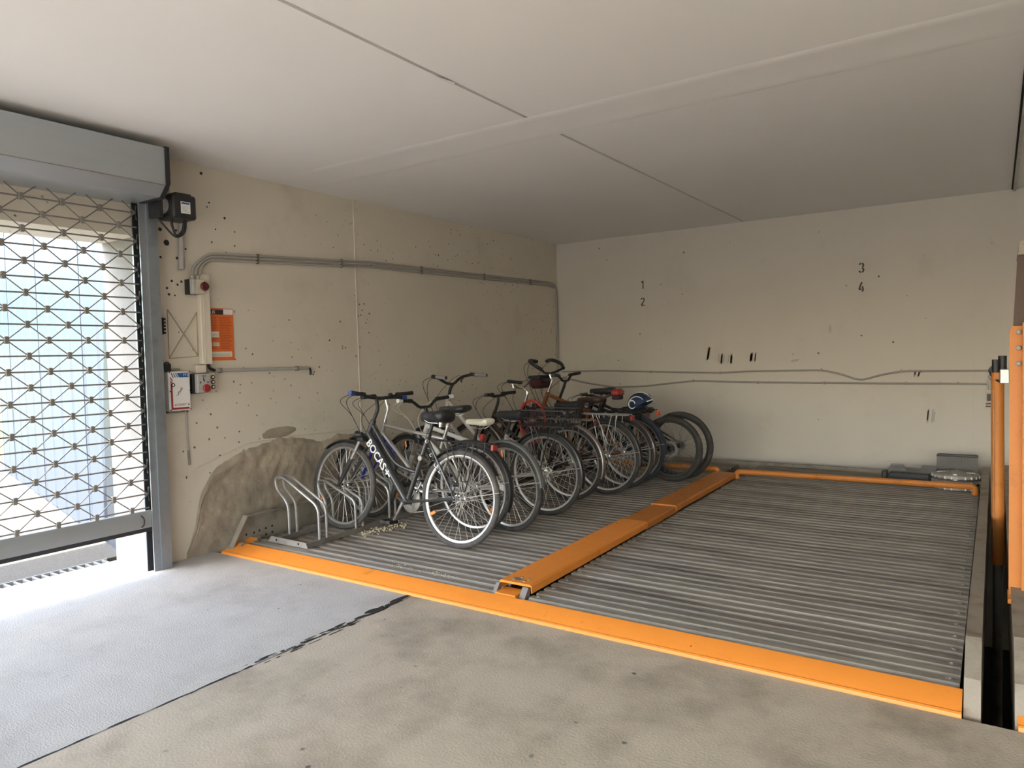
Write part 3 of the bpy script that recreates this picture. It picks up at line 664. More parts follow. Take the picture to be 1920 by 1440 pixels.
def platform(x0, x1, label, full=True):
    r = empty('parking_platform', (0, PY, 0), (math.atan(TILT), 0, 0)); tag(r, label, 'parking platform')
    Ls = 4.95
    # front lip: rolled foot, sloping face, crest
    pr = [(.0, .002), (.004, .014), (.013, .019), (.022, .018), (.112, .060), (.128, .063), (.140, .058), (.140, -.10), (.0, -.10)]
    MB().prism(pr, 0, 'x', x0, x1).build('front_beam', m_orange, r, 30)
    MB().box(x0+.02, x1-.02, .14, .17, -.1, .05).build('front_angle', m_galv, r, 0)
    # decks
    xm = (x0+x1)/2+.155 if full else (x0+x1)/2
    decks = ((x0+.115, xm-.115+.0), (xm+.115, x1-.012)) if full else ((x0+.06, x1-.04),)
    zt = .061; nr = 6; ys = .158; ns = 10
    for di, (a, b) in enumerate(decks):
        me = sheet_mesh(b-a, nr)
        for i in range(ns):
            k = link('deck_sheet', me, r, (a, ys+i*nr*PITCH_R, zt+(.0 if i % 2 else -.0015)))
            if full and i >= 3: k.location.z -= .004
        if full:
            n_b = 28
            for j in range(n_b):
                yb_ = ys+.05+j*2*PITCH_R
                xe = b-.022 if di == 0 else a+.05
                link('bolt', bolt_me, r, (xe, yb_, zt), (0, 0, rnd.uniform(-.6, .6)))
                if di == 1: link('bolt', bolt_me, r, (b-.035, yb_, zt), (0, 0, rnd.uniform(-.6, .6)))
    if full:
        # centre beam: two overlapping channel lengths and an end plate
        y_a, y_m, y_e = .17, 1.88, 4.14
        def chan(a, b, z, wd, m_, nm):
            s = MB(); hw = wd/2
            P = [(xm-hw, z-.05), (xm-hw, z-.008), (xm-hw+.008, z), (xm+hw-.012, z), (xm+hw, z-.010), (xm+hw, z-.05), (xm+hw-.006, z-.05), (xm+hw-.006, z-.014), (xm-hw+.006, z-.014), (xm-hw+.006, z-.05)]
            s.prism(P, 0, 'y', a, b); return s.build(nm, m_, r, 0)
        chan(y_a+.05, y_m, .118, .225, m_orange, 'centre_beam')
        chan(y_m-.02, y_m+.62, .108, .215, m_orange_d, 'centre_beam')
        chan(y_m+.60, y_e, .118, .225, m_orange_d, 'centre_beam')
        MB().box(xm-.09, xm+.05, .14, y_a+.08, .02, .070).build('end_plate', m_orange, r, 0)
        MB().prism([(.13, .02), (.22, .02), (.22, .10), (.205, .105)], 0, 'x', xm+.06, xm+.10).build('end_bracket', m_galvd, r, 0)
        MB().prism([(.13, .02), (.22, .02), (.22, .10), (.205, .105)], 0, 'x', xm-.125, xm-.10).build('end_bracket', m_galvd, r, 0)
        for dx, dy in ((-.04, .0), (.04, -.01), (.045, .03), (-.01, .04)): MB().lathe([(.012, 0), (.011, .003), (0, .004)], (xm+dx, y_a+.10+dy, .118), 'z', 8).build('bolt_head', m_galvd, r)
        MB().box(xm-.05, xm+.01, y_a+.085, y_a+.13, .1175, .1185).build('bare_patch', m_galvd, r, 0)
        # wheel stop tubes at the back
        for a, b in ((x0+.13, xm-.10), (xm+.12, x1-.04)):
            st = MB().tube(rounded([(a, 4.15, .06), (a, 4.15, .13), (b, 4.22, .13), (b, 4.22, .06)], .05), .027, 10).build('wheel_stop', m_orange_d, r)
    # side beams with raked front ends
    hb = .225
    for sx, xa, xb in ((-1, x0+.02, x0+.10), (1, x1+.005, x1+.062)):
        if not full and sx == 1: continue
        top = hb if sx == 1 else hb+.03
        if not full: xa, xb = x0-.01, x0+.045
        s = MB().prism([(.02, -.06), (.10, top*.55), (.29, top), (5.05, top-.05), (5.05, -.2), (.02, -.2)] if sx == 1 or not full else [(.01, -.02), (.19, top), (5.05, top-.04), (5.05, -.2), (.01, -.2)], 0, 'x', xa, xb if (sx == 1 or not full) else xa+.012).build('side_beam', m_beam, r, 0)
        if sx == -1 and full:
            MB().prism([(.012, -.02), (.19, top), (5.05, top-.04), (5.05, top-.048), (.196, top-.008), (.022, -.02)], 0, 'x', xa+.012, xa+.055).build('side_flange', m_beam, r, 0)
            MB().prism([(.02, .0), (.24, .075), (.24, .045), (.14, .03)], 0, 'x', xa+.012, xa+.10).build('corner_gusset', m_orange, r, 0)
            for yy_, zz_ in ((.27, .10), (.32, .105), (.38, .11), (.44, .115), (.38, .06), (.44, .065), (.20, .10)):
                MB().lathe([(.010, .0), (.009, .001), (0, .0014)], (xa+.0125, yy_, zz_), 'x', 10).build('bolt_hole', m_print, r)
            for yy_, zz_ in ((.10, .062), (.25, .075)): MB().lathe([(.020, .0), (.019, .010), (0, .013)], (xa+.10, yy_, zz_), 'x', 8).build('bolt_head', m_galvd, r)
    MB().box(x0+.02, x1, 5.03, 5.06, -.2, .09).build('rear_beam', m_beam, r, 0)
    return r
plat = platform(-4.84, -.105, 'double parking platform with ribbed steel deck and orange edge beams')
plat2 = platform(.075, 2.7, 'neighbouring parking platform with ribbed deck beyond the narrow black pit gap', False)

# ------------------------------------------------------------------ lift machinery in the gap
cy = empty('lift_cylinder', (.012, 6.0, -.12)); tag(cy, 'orange hydraulic lift cylinder rising from the dark pit', 'cylinder')
MB().cyl((0.007, 0, .02), (.0, 0, 1.36), .039, n=24).build('cylinder_body', m_orange_d, cy)
MB().cyl((0.007, 0, -1.4), (.007, 0, .02), .030, n=20).build('piston_base', m_galvd, cy)
MB().bbox(.012, .068, -.06, .0, 1.285, 1.385, .005).build('valve_block', m_galv, cy); MB().lathe([(.014, 0), (.014, .008), (.008, .01), (0, .01)], (.045, -.06, 1.315), 'y', 14).build('plug', m_chrome, cy)
MB().cyl((-.01, 0, 1.36), (-.01, 0, 1.45), .024, n=14).cyl((.028, .02, 1.36), (.028, .02, 1.475), .026, n=14).build('hose_fitting', m_black, cy)
MB().tube(smooth_curve([(-.03, 0, 1.40), (-.045, 0, 1.37), (-.02, -.02, 1.32), (.012, -.05, 1.30)]), .008, 6).build('hose', m_black, cy)
MB().tube([(-.018, -.036, .1), (-.022, -.037, .6), (-.02, -.037, 1.0), (-.024, -.036, 1.25)], .003, 5).build('paint_scrape', m_galvd, cy)
lc = empty('lift_column', (.082, 4.2, .2)); tag(lc, 'flat orange steel column with three bolts standing beside the pit', 'column')
MB().prism([(-.026, .02), (-.026, 1.30), (-.016, 1.325), (.026, 1.325), (.026, .02)], 0, 'y', -.006, .006).build('post', m_orange_d, lc, 0)
MB().box(.024, .034, -.05, .02, .02, 1.34).build('flange', m_orange_d, lc, 0)
for i in range(3): MB().lathe([(.013, 0), (.013, -.006), (.008, -.008), (.008, -.016), (0, -.017)], (.010, -.006, 1.295-i*.075), 'y', 8).build('bolt', m_galvd, lc)
MB().prism([(-.022, 1.12), (.004, 1.66), (.06, 1.66), (.06, 1.12)], 0, 'y', .008, .05).build('upper_arm', m_brown, lc, 0)
MB().prism([(.004, 1.66), (.012, 1.72), (.07, 1.74), (.07, 1.66)], 0, 'y', -.03, .3).build('arm_cap', m_beam, lc, 0)
MB().box(-.03, .06, -.08, .08, .0, .022).build('foot_plate', m_orange, lc, 0)

# ------------------------------------------------------------------ clutter at the back right
def zt_(y): return zp(y)
hk = empty('hubcap_stack', (-.30, 7.74, zt_(7.74)+.0)); tag(hk, 'stack of dusty grey slotted wheel covers by the side beam', 'wheel cover')
m_hub = mat('dusty_grey_plastic', (.30, .285, .26), .45, .1, .12, 9, dirt='6f675b', dirt_amt=.5, dscale=6)
for q, zz in enumerate((0.0, .048, .096)):
    c_ = MB().lathe([(.0, .05), (.04, .048), (.06, .040), (.165, .034), (.185, .026), (.19, .0), (.182, .0), (.178, .02)], (0, .01*q, zz), 'z', 32).build('wheel_cover', m_hub, hk)
    for i in range(12):
        a = 2*PI*i/12; mb = MB(); mb.prism([(.085*math.cos(a-.08), .085*math.sin(a-.08)), (.150*math.cos(a-.10), .150*math.sin(a-.10)), (.150*math.cos(a+.10), .150*math.sin(a+.10)), (.085*math.cos(a+.08), .085*math.sin(a+.08))], 0, 'z', zz+.0345, zz+.0425)
        mb.build('slot', m_galv if i % 3 == 0 else m_galvd, c_, 0)
    for i in range(22):
        a = 2*PI*i/22; x, y = .191*math.cos(a), .191*math.sin(a)
        MB().box(x-.006, x+.006, y+.01*q-.006, y+.01*q+.006, zz-.002, zz+.020).build('rim_tab', m_paper if i in (15, 16, 18, 19) else m_galvd, c_, 0)
def tray(loc, lx, ly, hz_, label, cut, slots, rot=0.):
    r = empty('plastic_tray', loc, (0, 0, rot)); tag(r, label, 'tray')
    t = .005; mb = MB()
    mb.box(-lx, lx, -ly, ly, 0, t)
    def wall(P0, P1, zs):
        # vertical wall with a profiled top edge
        P0 = Vector(P0); P1 = Vector(P1); d = (P1-P0); nrm = Vector((-d.y, d.x, 0)).normalized()*t; n = len(zs)
        vs = []
        for k, (u, z) in enumerate(zs):
            p = P0+d*u
            for off in (Vector(), nrm):
                vs += [p+off, p+off+Vector((0, 0, z))]
        fs = []
        for k in range(n-1):
            a = 4*k; b = 4*(k+1); fs += [(a, b, b+1, a+1), (a+2, a+3, b+3, b+2), (a+1, b+1, b+3, a+3)]
        mb.add(vs, fs)
    prof = [(0, hz_), (.33, hz_), (.38, hz_*.72), (.70, hz_*.72), (.75, hz_), (1, hz_)] if cut else [(0, hz_), (1, hz_)]
    wall((-lx, -ly, 0), (lx, -ly, 0), prof); wall((lx, ly, 0), (-lx, ly, 0), prof if cut else [(0, hz_), (1, hz_)])
    wall((lx, -ly, 0), (lx, ly, 0), [(0, hz_), (1, hz_)]); wall((-lx, ly, 0), (-lx, -ly, 0), [(0, hz_), (1, hz_)])
    mb.build('tub', m_smoke, r, 0)
    edge = [(-lx, -ly), (lx, -ly), (lx, ly), (-lx, ly)]
    if not cut: MB().tube(rounded([(x, y, hz_) for x, y in edge], .03, closed=True), .005, 6, closed=True).build('rim', m_black, r)
    if slots:
        for i in range(8): MB().box(-lx*.5+i*lx*.14, -lx*.5+i*lx*.14+.004, ly-.006, ly+.004, hz_*.35, hz_*.96).build('rib', m_black, r, 0)
    return r
zb_ = zt_(8.0)
tray((-.66, 7.93, zb_+.03), .20, .13, .105, 'smoked grey plastic tray with notched long sides', True, False)
tray((-.30, 8.02, zb_+.10), .165, .075, .15, 'smoked grey plastic basket with slotted side behind the wheel covers', False, True)
tb = empty('tool_case', (-.68, 7.78, zt_(7.78))); tag(tb, 'long dark case lying behind the orange wheel stop', 'case')
m_case = mat('dark_case', (.035, .034, .034), .55, 0, .3, 14, .2, 40)
MB().bbox(-.17, .17, -.05, .05, 0, .10, .01).build('case', m_case, tb); MB().bbox(-.235, -.185, -.045, .045, 0, .11, .01).build('end_cap', m_case, tb); MB().box(-.185, -.17, -.02, .02, .03, .07).build('hinge', m_case, tb, 0)
MB().bbox(.19, .30, -.05, .05, 0, .10, .01).build('lid_end', m_case, tb); MB().box(.17, .19, -.02, .02, .03, .07).build('hinge', m_case, tb, 0)
sb_ = empty('support_block', (-.30, 8.02, zb_)); tag(sb_, 'dark wooden block carrying the smoked plastic basket', 'block')
MB().bbox(-.13, .13, -.06, .06, 0, .10, .006).build('block', m_case, sb_)

# ------------------------------------------------------------------ bicycle stands
def rack(slots, y0, y1, label, ends=True):
    zb = zp((y0+y1)/2)+.002
    r = empty('bicycle_stand', (-4.36, (y0+y1)/2, zb), (math.atan(TILT), 0, 0)); tag(r, label, 'bicycle stand')
    yc = (y0+y1)/2
    for x in (-.17, .17): MB().box(x-.018, x+.018, y0-yc, y1-yc, .0, .035).build('rail', m_galvd, r, 0)
    if ends:
        MB().prism([(-.24, .005), (.21, .005), (.19, .045), (-.20, .05)], 0, 'y', y0-yc-.006, y0-yc).build('end_plate', m_galv, r, 0)
        for x in (-.14, .11): MB().lathe([(.010, 0), (.009, -.001), (0, -.0014)], (x, y0-yc-.006, .028), 'y', 10).build('bolt_hole', m_print, r)
    for q_, y in enumerate(slots):
        for s in (-1, 1):
            yy = y-yc+s*.036
            P = rounded([(-.17, yy, .03), (-.17, yy, .27), (-.305, yy, .38), (-.31, yy, .47), (-.21, yy, .47), (.17, yy, .28), (.17, yy, .03)], .065, 6)
            if q_ % 2: P = rounded([(-.17, yy, .03), (-.17, yy, .22), (-.25, yy, .31), (-.25, yy, .38), (-.17, yy, .385), (.17, yy, .25), (.17, yy, .03)], .05, 6)
            MB().tube(P, .0105, 8).build('hoop', m_galv, r)
        for (x, z) in (((-.23, .378) if q_ % 2 else (-.27, .455)), (.168, .20)): MB().cyl((x, y-yc-.036, z), (x, y-yc+.036, z), .007, n=8).build('spacer', m_galv, r)
    return r
rack([3.63, 4.0, 4.38, 4.755, 5.13], 3.45, 5.35, 'empty ended bicycle stand with its free hoop slot beside the orange lip')
rack([5.72, 6.1, 6.4, 6.68], 5.52, 6.9, 'bicycle stand with hoops deep in the row behind the step-through bicycles')

# ------------------------------------------------------------------ bicycles
WC = {}
def wheel_parts(R, tr, rimm, tyrem, ns, hubr, hubm, seed, spm):
    key = (R, tr, rimm.name, tyrem.name, ns, hubr, hubm.name, seed, spm.name)
    if key in WC: return WC[key]
    ty = MB().torus((0, 0, 0), R-tr, tr, 'y', 56, 10).mesh('tyre', tyrem, 60)
    Rr = R-2*tr; rim = MB()
    rim.lathe([(Rr+.006, -.011), (Rr+.008, .011), (Rr-.004, .0115), (Rr-.014, .006), (Rr-.014, -.006), (Rr-.004, -.0115), (Rr+.006, -.011)], (0, 0, 0), 'y', 56)
    rim = rim.mesh('rim', rimm, 40)
    sp = MB()
    for i in range(ns):
        side = 1 if i % 2 else -1; a = 2*PI*i/ns+seed; off = (.9 if (i//2) % 2 else -.9); hr = hubr*.85
        sp.tube([(hr*math.cos(a+off), side*.026, hr*math.sin(a+off)), ((Rr-.012)*math.cos(a), side*.003, (Rr-.012)*math.sin(a))], .0014, 4, caps=False)
    sp = sp.mesh('spokes', spm, 0)
    hb = MB().lathe([(0, -.055), (.008, -.055), (.008, -.034), (hubr, -.030), (hubr, -.024), (hubr*.75, -.02), (hubr*.75, .02), (hubr, .024), (hubr, .030), (.008, .034), (.008, .055), (0, .055)], (0, 0, 0), 'y', 20).mesh('hub', hubm)
    WC[key] = (ty, rim, sp, hb); return WC[key]
def saddle_mesh(m, L=.27, W=.15, Hh=.05, puff=1.):
    secs = [(-.53, .40, .25), (-.52, .66, .5), (-.485, .86, .78), (-.45, .95, .95), (-.36, 1.0, 1.05), (-.2, .86, 1.0), (-.05, .52, .92), (.12, .30, .85), (.32, .22, .8), (.45, .18, .72), (.5, .10, .5)]
    mb = MB(); n = 12
    for (u, wd, h) in secs:
        for k in range(n):
            a = 2*PI*k/n; c, s = math.cos(a), math.sin(a)
            y = W/2*wd*math.copysign(abs(c)**.85, c)*puff; z = (Hh*h*abs(s)**.8*.55 if s > 0 else -Hh*.62*h*abs(s)**.7*puff)
            mb.v.append((u*L*puff, y, z+.012*(abs(u)*2)**2*(1 if u < 0 else -.3)))
    for i in range(len(secs)-1):
        for k in range(n): mb.f.append((i*n+k, i*n+(k+1) % n, (i+1)*n+(k+1) % n, (i+1)*n+k))
    mb.f.append(tuple(range(n))); mb.f.append(tuple((len(secs)-1)*n+k for k in range(n))[::-1])
    return mb.mesh('saddle', m, 50)
def guard(c, R, a0, a1, wd, m, n=26):
    mb = MB(); pr = [(-wd/2, -.012), (-wd*.42, -.002), (-wd*.2, .004), (0, .006), (wd*.2, .004), (wd*.42, -.002), (wd/2, -.012)]
    k = len(pr)
    for t in (0, -.002):
        for i in range(n+1):
            a = math.radians(a0+(a1-a0)*i/n)
            for y, h in pr: mb.v.append((c[0]+(R+h+t)*math.cos(a), y, c[2]+(R+h+t)*math.sin(a)))
    for b in (0, (n+1)*k):
        for i in range(n):
            for j in range(k-1): q = b+i*k+j; mb.f.append((q, q+1, q+k+1, q+k))
    return mb
def bicycle(label, rear, P):
    """rear = (x, y) of the rear wheel contact; the bicycle heads towards the left wall"""
    X, Y = rear; yaw = P.get('yaw', 0.); lean = math.radians(P.get('lean', 0.))
    root = empty('bicycle', (X, Y, zp(Y)+.001)); root.rotation_mode = 'ZYX'
    # local x forward = -X world, local y left = -Y world
    root.rotation_euler = (lean, 0, PI+yaw); root.rotation_mode = 'XYZ'
    tag(root, label, 'bicycle', 'bicycles parked in the stands')
    R = P.get('R', .352); wb = P.get('wb', 1.15); tr = P.get('tr', .021); fm = P['frame']; am = P.get('accent', m_black)
    rimm = P.get('rim', m_rim); tym = P.get('tyre', m_rubber); hubm = P.get('hubm', m_chrome)
    A = Vector((0, 0, R)); F = Vector((wb, 0, R))
    BB = Vector((P.get('bbx', .46), 0, P.get('bbz', .285)))
    hx, hz_ = P.get('ht', (wb-.24, .86)); HT = Vector((hx, 0, hz_)); hd = Vector((F.x-.045-hx, 0, F.z-hz_)).normalized()
    HB = HT+hd*P.get('htl', .14)
    sx, sz = P.get('saddle', (.24, .95)); SD = Vector((sx, 0, sz))
    sd = (SD-BB).normalized(); ST = BB+sd*P.get('stl', .46)
    tb = P.get('tube', .017)
    # wheels
    def wheel(c, nm, seed, hr):
        ty, rim, sp, hb = wheel_parts(R, tr, rimm, tym, 32, hr, hubm, seed, P.get('spm', m_spoke))
        w_ = link(nm, ty, root, c); link('rim', rim, w_); link('spokes', sp, w_); link('hub', hb, w_)
        for i, an in enumerate(P.get('refl', ())):
            a = math.radians(an); q = link('spoke_reflector', REFL, w_, (.76*R*math.cos(a), .012, .76*R*math.sin(a))); q.rotation_euler = (0, -a, 0)
        return w_
    wr_ = wheel(A, 'rear_wheel', .1, P.get('hubr', .028)); wf_ = wheel(F, 'front_wheel', .37, .022)
    if P.get('disc'):
        MB().lathe([(.085, -.001), (.085, .001), (.062, .001), (.062, -.001), (.085, -.001)], (0, .036, 0), 'y', 28).build('brake_disc', m_galv, wr_)
    # cassette on the right side
    MB().lathe([(.0, -.032), (.045, -.034), (.045, -.037), (.032, -.047), (.0, -.05)], (0, 0, 0), 'y', 18).build('sprockets', m_galvd, wr_)
    # frame
    f = MB(); ty_ = P.get('type', 'diamond')
    f.tube([HT, HB], tb*1.15, 12)
    f.tube([BB, ST], tb, 12)
    dtr = P.get('dt', tb*1.15)
    if ty_ == 'diamond':
        f.tube([HT+hd*.03, ST-sd*.03], tb*.95, 12); f.tube([HB-hd*.025, BB], dtr, 12)
    elif ty_ == 'trapez':     # upper tube runs beside the down tube and curves into the seat tube
        J = BB+sd*.24; D = (BB-(HB-hd*.02)); n_ = Vector((D.z, 0, -D.x)).normalized()
        f.tube([HB-hd*.02, BB], dtr, 12)
        f.tube(smooth_curve([HT+hd*.03, HT+hd*.03+D*.45+n_*.0, HT+D*.68+n_*.005, J]), tb*.85, 12)
    elif ty_ == 'wave':
        M_ = HB+(BB-HB)*.55+Vector((.0, 0, -.05)); f.tube(smooth_curve([HB-hd*.05, M_, BB]), dtr, 14)
        f.tube(smooth_curve([HT+hd*.04, HT+(BB-HT)*.38+Vector((-.02, 0, .0)), BB+sd*.12]), tb*.9, 10)
    f.cyl(BB+Vector((0, -.036, 0)), BB+Vector((0, .036, 0)), .023, n=14)
    for s in (-1, 1):
        f.tube(rounded([BB+Vector((0, s*.022, 0)), BB*.55+A*.45+Vector((0, s*.055, 0)), A+Vector((0, s*.062, 0))], .1), [.0115]*8 if False else .0105, 8)
        f.tube(rounded([ST-sd*.03+Vector((0, s*.012, 0)), ST*.7+A*.3+Vector((0, s*.05, 0)), A+Vector((0, s*.062, 0))], .1), .009, 8)
        f.box(-.018, .018, s*.060-.003, s*.060+.003, R-.02, R+.025)
    fo = f.build('frame', fm, root)
    # fork
    fk = MB(); fkm = P.get('forkm', fm)
    CRN = HB+hd*.035
    if P.get('susp'):
        for s in (-1, 1):
            a = CRN+Vector((0, s*.06, 0)); b = F+Vector((0, s*.06, 0)); d_ = b-a
            fk.tube([a+d_*.42, a+d_*.46, b], [.021, .021, .016], 10)
        fko = fk.build('fork', fkm, root); s_ = MB()
        for s in (-1, 1):
            a = CRN+Vector((0, s*.06, 0)); d_ = F+Vector((0, s*.06, 0))-a; s_.tube([a, a+d_*.45], .014, 10)
        s_.build('stanchions', m_chrome, fko); MB().bbox(CRN.x-.03, CRN.x+.03, -.08, .08, CRN.z-.02, CRN.z+.02, .008).build('fork_crown', am, fko)
    else:
        for s in (-1, 1):
            fk.tube(rounded([CRN+Vector((0, s*.03, .02)), CRN+Vector((0, s*.052, -.02)), (CRN+F)/2+Vector((-.005, s*.056, 0)), F+Vector((0, s*.056, 0))], .05), .0125, 10)
        fk.tube([CRN+Vector((0, -.05, -.0)), CRN+Vector((0, .05, -.0))], .016, 8)
        fk.build('fork', fkm, root)
    # cranks, pedals, chainring
    ca = math.radians(P.get('crank', -70)); cd = Vector((math.cos(ca), 0, math.sin(ca)))*.17
    ck = MB(); ck.tube([BB+Vector((0, .05, 0)), BB+Vector((0, .058, 0))+cd], [.015, .010], 8, flat=1); ck.tube([BB+Vector((0, -.05, 0)), BB+Vector((0, -.058, 0))-cd], [.015, .010], 8)
    cko = ck.build('crankset', P.get('crankm', m_chrome), root)
    MB().lathe([(.03, -.040), (.085, -.042), (.088, -.044), (.085, -.046), (.03, -.046)], tuple(BB), 'y', 32).build('chainring', m_galvd, cko)
    for s in (1, -1):
        c = BB+cd*s+Vector((0, s*.105, 0)); MB().box(c.x-.05, c.x+.05, c.y-.045, c.y-.036, c.z-.010, c.z+.010).box(c.x-.05, c.x+.05, c.y+.036, c.y+.045, c.z-.010, c.z+.010).box(c.x-.05, c.x-.04, c.y-.045, c.y+.045, c.z-.012, c.z+.012).box(c.x+.04, c.x+.05, c.y-.045, c.y+.045, c.z-.012, c.z+.012).cyl(c+Vector((0, -.05, 0)), c+Vector((0, .045, 0)), .012, n=10).build('pedal', m_black, cko, 0)
    ch = MB(); ch.tube([(0, -.042, R+.04), BB+Vector((0, -.044, .086))], .0045, 6); ch.tube([(0.03, -.042, R-.075), BB+Vector((0, -.044, -.086))], .0045, 6)
    ch.build('chain', m_galvd, root)
    MB().tube(rounded([(.0, -.05, R-.01), (.02, -.055, R-.04), (.045, -.05, R-.125)], .02), .009, 8).build('derailleur', m_galvd, root)
    # seat post and saddle
    MB().tube([ST-sd*.03, SD-sd*.03], .0135, 12).build('seat_post', P.get('postm', m_black), root)
    sm = P.get('saddlem', m_black); so_ = link('saddle', saddle_mesh(sm, *P.get('ssize', (.27, .16, .06))), root, SD, (0, P.get('stilt', 0), 0))
    rl = MB()
    for s in (-1, 1): rl.tube(rounded([(-.10, s*.035, -.025), (-.06, s*.022, -.05), (.05, s*.018, -.048), (.11, s*.012, -.019)], .03), .0035, 6)
    rl.build('saddle_rails', m_chrome, so_)
    if P.get('rivets'):
        for yy_ in (-.03, .0, .03): MB().lathe([(.006, 0), (.004, -.003), (0, -.004)], (-.138, yy_, .0), 'x', 8).build('rivet', m_chrome, so_)
        for s in (-1, 1): MB().tube([(-.09, s*.04, -.02), (-.09, s*.04, -.075)], [.017, .014], 10).build('spring', m_chrome, so_)
    if P.get('saddle_cover'):
        link('rain_cover', saddle_mesh(P['saddle_cover'], .27, .18, .075, 1.1), so_, (0, 0, .004))
    # stem and handlebar
    bx_, bz = P.get('bar', (HT.x-.05, 1.05)); BC = Vector((bx_, 0, bz)); smm = P.get('stemm', m_black)
    up = HT-hd*max(.03, P.get('steer', .10)); MB().tube(rounded([HT, up, BC], .03), [.0145]*2+[.0145]*(len(rounded([HT, up, BC], .03))-2), 10).build('stem', smm, root)
    bt = P.get('bars', 'flat'); W = P.get('barw', .60)/2; bm_ = P.get('barm', m_black); gm = P.get('grip', m_black)
    G = []
    if bt == 'flat': pts = [(0, 0, 0), (0, .08, 0), (-.01, .16, .02), (-.03, W, .022)]
    elif bt == 'city': pts = [(0, 0, 0), (.02, .06, .01), (.03, .16, .06), (-.02, W-.02, .08), (-.17, W, .07)]
    elif bt == 'rise': pts = [(0, 0, 0), (.0, .06, 0), (.01, .13, .06), (-.02, W, .075)]
    else: pts = [(0, 0, 0), (0, .10, .01), (-.04, .22, .05), (.02, .27, .10), (.10, .22, .14), (.09, .10, .13)]
    pl = [Vector(p) for p in pts]
    hbm = MB(); half = rounded(pl, .05, 5); full = [BC+Vector((p.x, -p.y, p.z)) for p in half[::-1]]+[BC+p for p in half[1:]]
    hbm.tube(full, .0130, 10); hbo = hbm.build('handlebar', bm_, root)
    for s in (-1, 1):
        e1 = BC+Vector((pl[-1].x, pl[-1].y*s, pl[-1].z)); e0 = BC+Vector((pl[-2].x, pl[-2].y*s, pl[-2].z)); d_ = (e1-e0).normalized()
        if bt == 'butterfly':
            MB().tube([BC+Vector((p.x, p.y*s, p.z)) for p in smooth_curve(pts[2:])], .019, 10).build('foam_grip', gm, hbo); continue
        gl_ = P.get('gripl', .125)
        gr = MB().tube([e1-d_*gl_, e1-d_*.06, e1], [.0155, .0165, .0175], 12).build('grip', gm, hbo)
        if P.get('gripend'): MB().tube([e1-d_*.045, e1+d_*.002], .0182, 12).build('grip_end', P['gripend'], gr)
        # brake lever and clamp
        c = e1-d_*(gl_+.02); fw = Vector((1, 0, -.25)).normalized()
        MB().tube(rounded([c, c+fw*.035, c+fw*.045+d_*.05, c+fw*.03+d_*.12], .02), [.008]*3+[.0055]*(len(rounded([c, c+fw*.035, c+fw*.045+d_*.05, c+fw*.03+d_*.12], .02))-3), 8).build('brake_lever', P.get('leverm', m_black), hbo)
        MB().tube([c-d_*.03, c+d_*.012], .0175, 10).build('shifter', m_black, hbo)
    if P.get('bell'): 
        s = P['bell']; c = BC+Vector((pl[1].x, s*W*.52, pl[1].z+.03)); MB().lathe([(.0, .022), (.014, .018), (.022, .006), (.023, .0), (0, 0)], tuple(c), 'z', 14).cyl(c-Vector((0, 0, .03)), c, .008, n=8).build('bell', P.get('bellm', m_black), hbo)
    # cables
    for i, s in enumerate((-1, 1, 1)):
        c = BC+Vector((.03, s*W*(.5+.12*i), pl[-2].z)); MB().tube(smooth_curve([c, c+Vector((.10+.03*i, -s*.03, -.06)), Vector((HB.x+.13, s*.05, (HB.z+c.z)/2-.02)), HB+Vector((.03, s*.02, -.02*i))]), .0026, 5).build('cable', P.get('cablem', m_black), root)
    # guards, carrier, lights
    gdm = P.get('guard')
    if gdm:
        guard(A, R+.016, 35, P.get('ga', 205), .055, gdm).build('rear_mudguard', gdm, root)
        guard(F, R+.016, *P.get('gf', (15, 165)), .052, gdm).build('front_mudguard', gdm, root)
        gs = MB()
        for s in (-1, 1): gs.tube([A+Vector((0, s*.058, 0)), A+Vector((-(R+.012)*math.cos(.2), s*.025, (R+.012)*math.sin(.2)))], .002, 5)
        gs.build('mudguard_stay', m_spoke, root)
    cz = 2*R+.055
    if P.get('carrier'):
        cm = P['carrier']; cr = MB()
        for s in (-1, 1):
            cr.tube(rounded([(.24, s*.02, cz+.005), (.18, s*.055, cz), (-.22, s*.06, cz), (-.26, s*.03, cz)], .03), .0055, 8)
            cr.tube([(.02, s*.068, R+.01), (.10, s*.062, cz)], .0045, 6); cr.tube([(.02, s*.068, R+.01), (-.10, s*.062, cz)], .0045, 6)
            cr.tube(rounded([(.06, s*.07, cz), (-.06, s*.07, R+.13), (-.12, s*.07, R+.13), (-.15, s*.07, cz)], .02), .0035, 6)
        for x in (.16, .06, -.05, -.15, -.24): cr.tube([(x, -.058, cz), (x, .058, cz)], .0045, 6)
        cr.build('carrier', cm, root)
    if P.get('light', True) and P.get('rlight', True):
        MB().bbox(-.295 if P.get('carrier') else -.2, -.27 if P.get('carrier') else -.17, -.03, .03, cz-.05, cz-.005, .006).build('rear_light', P.get('lightm', m_red), root)
    if P.get('light', True):
        c = HB+Vector((.11, 0, .0)); MB().lathe([(.0, -.05), (.02, -.045), (.030, -.01), (.033, .01), (.028, .016), (0, .018)], tuple(c), 'x', 16).cyl(c+Vector((-.11, 0, 0)), c+Vector((-.02, 0, 0)), .008, n=8).build('headlight', m_black, root)
    if P.get('stand'):
        MB().tube([BB+Vector((-.06, .03, -.02)), Vector((BB.x-.16, .14, .015))], .008, 8).build('kickstand', P['stand'], root)
    return root, dict(HB=HB, HT=HT, BB=BB, ST=ST, SD=SD, BC=BC, A=A, F=F, R=R, cz=cz, hd=hd, dt=dtr, frame=fo)
REFL = MB().bbox(-.03, .03, -.006, .006, -.012, .012, .004).mesh('spoke_reflector', m_amber)
def paint(n, c, r=.3, me=.3): return mat(n, c, r, me, .1, 10, coat=.3)
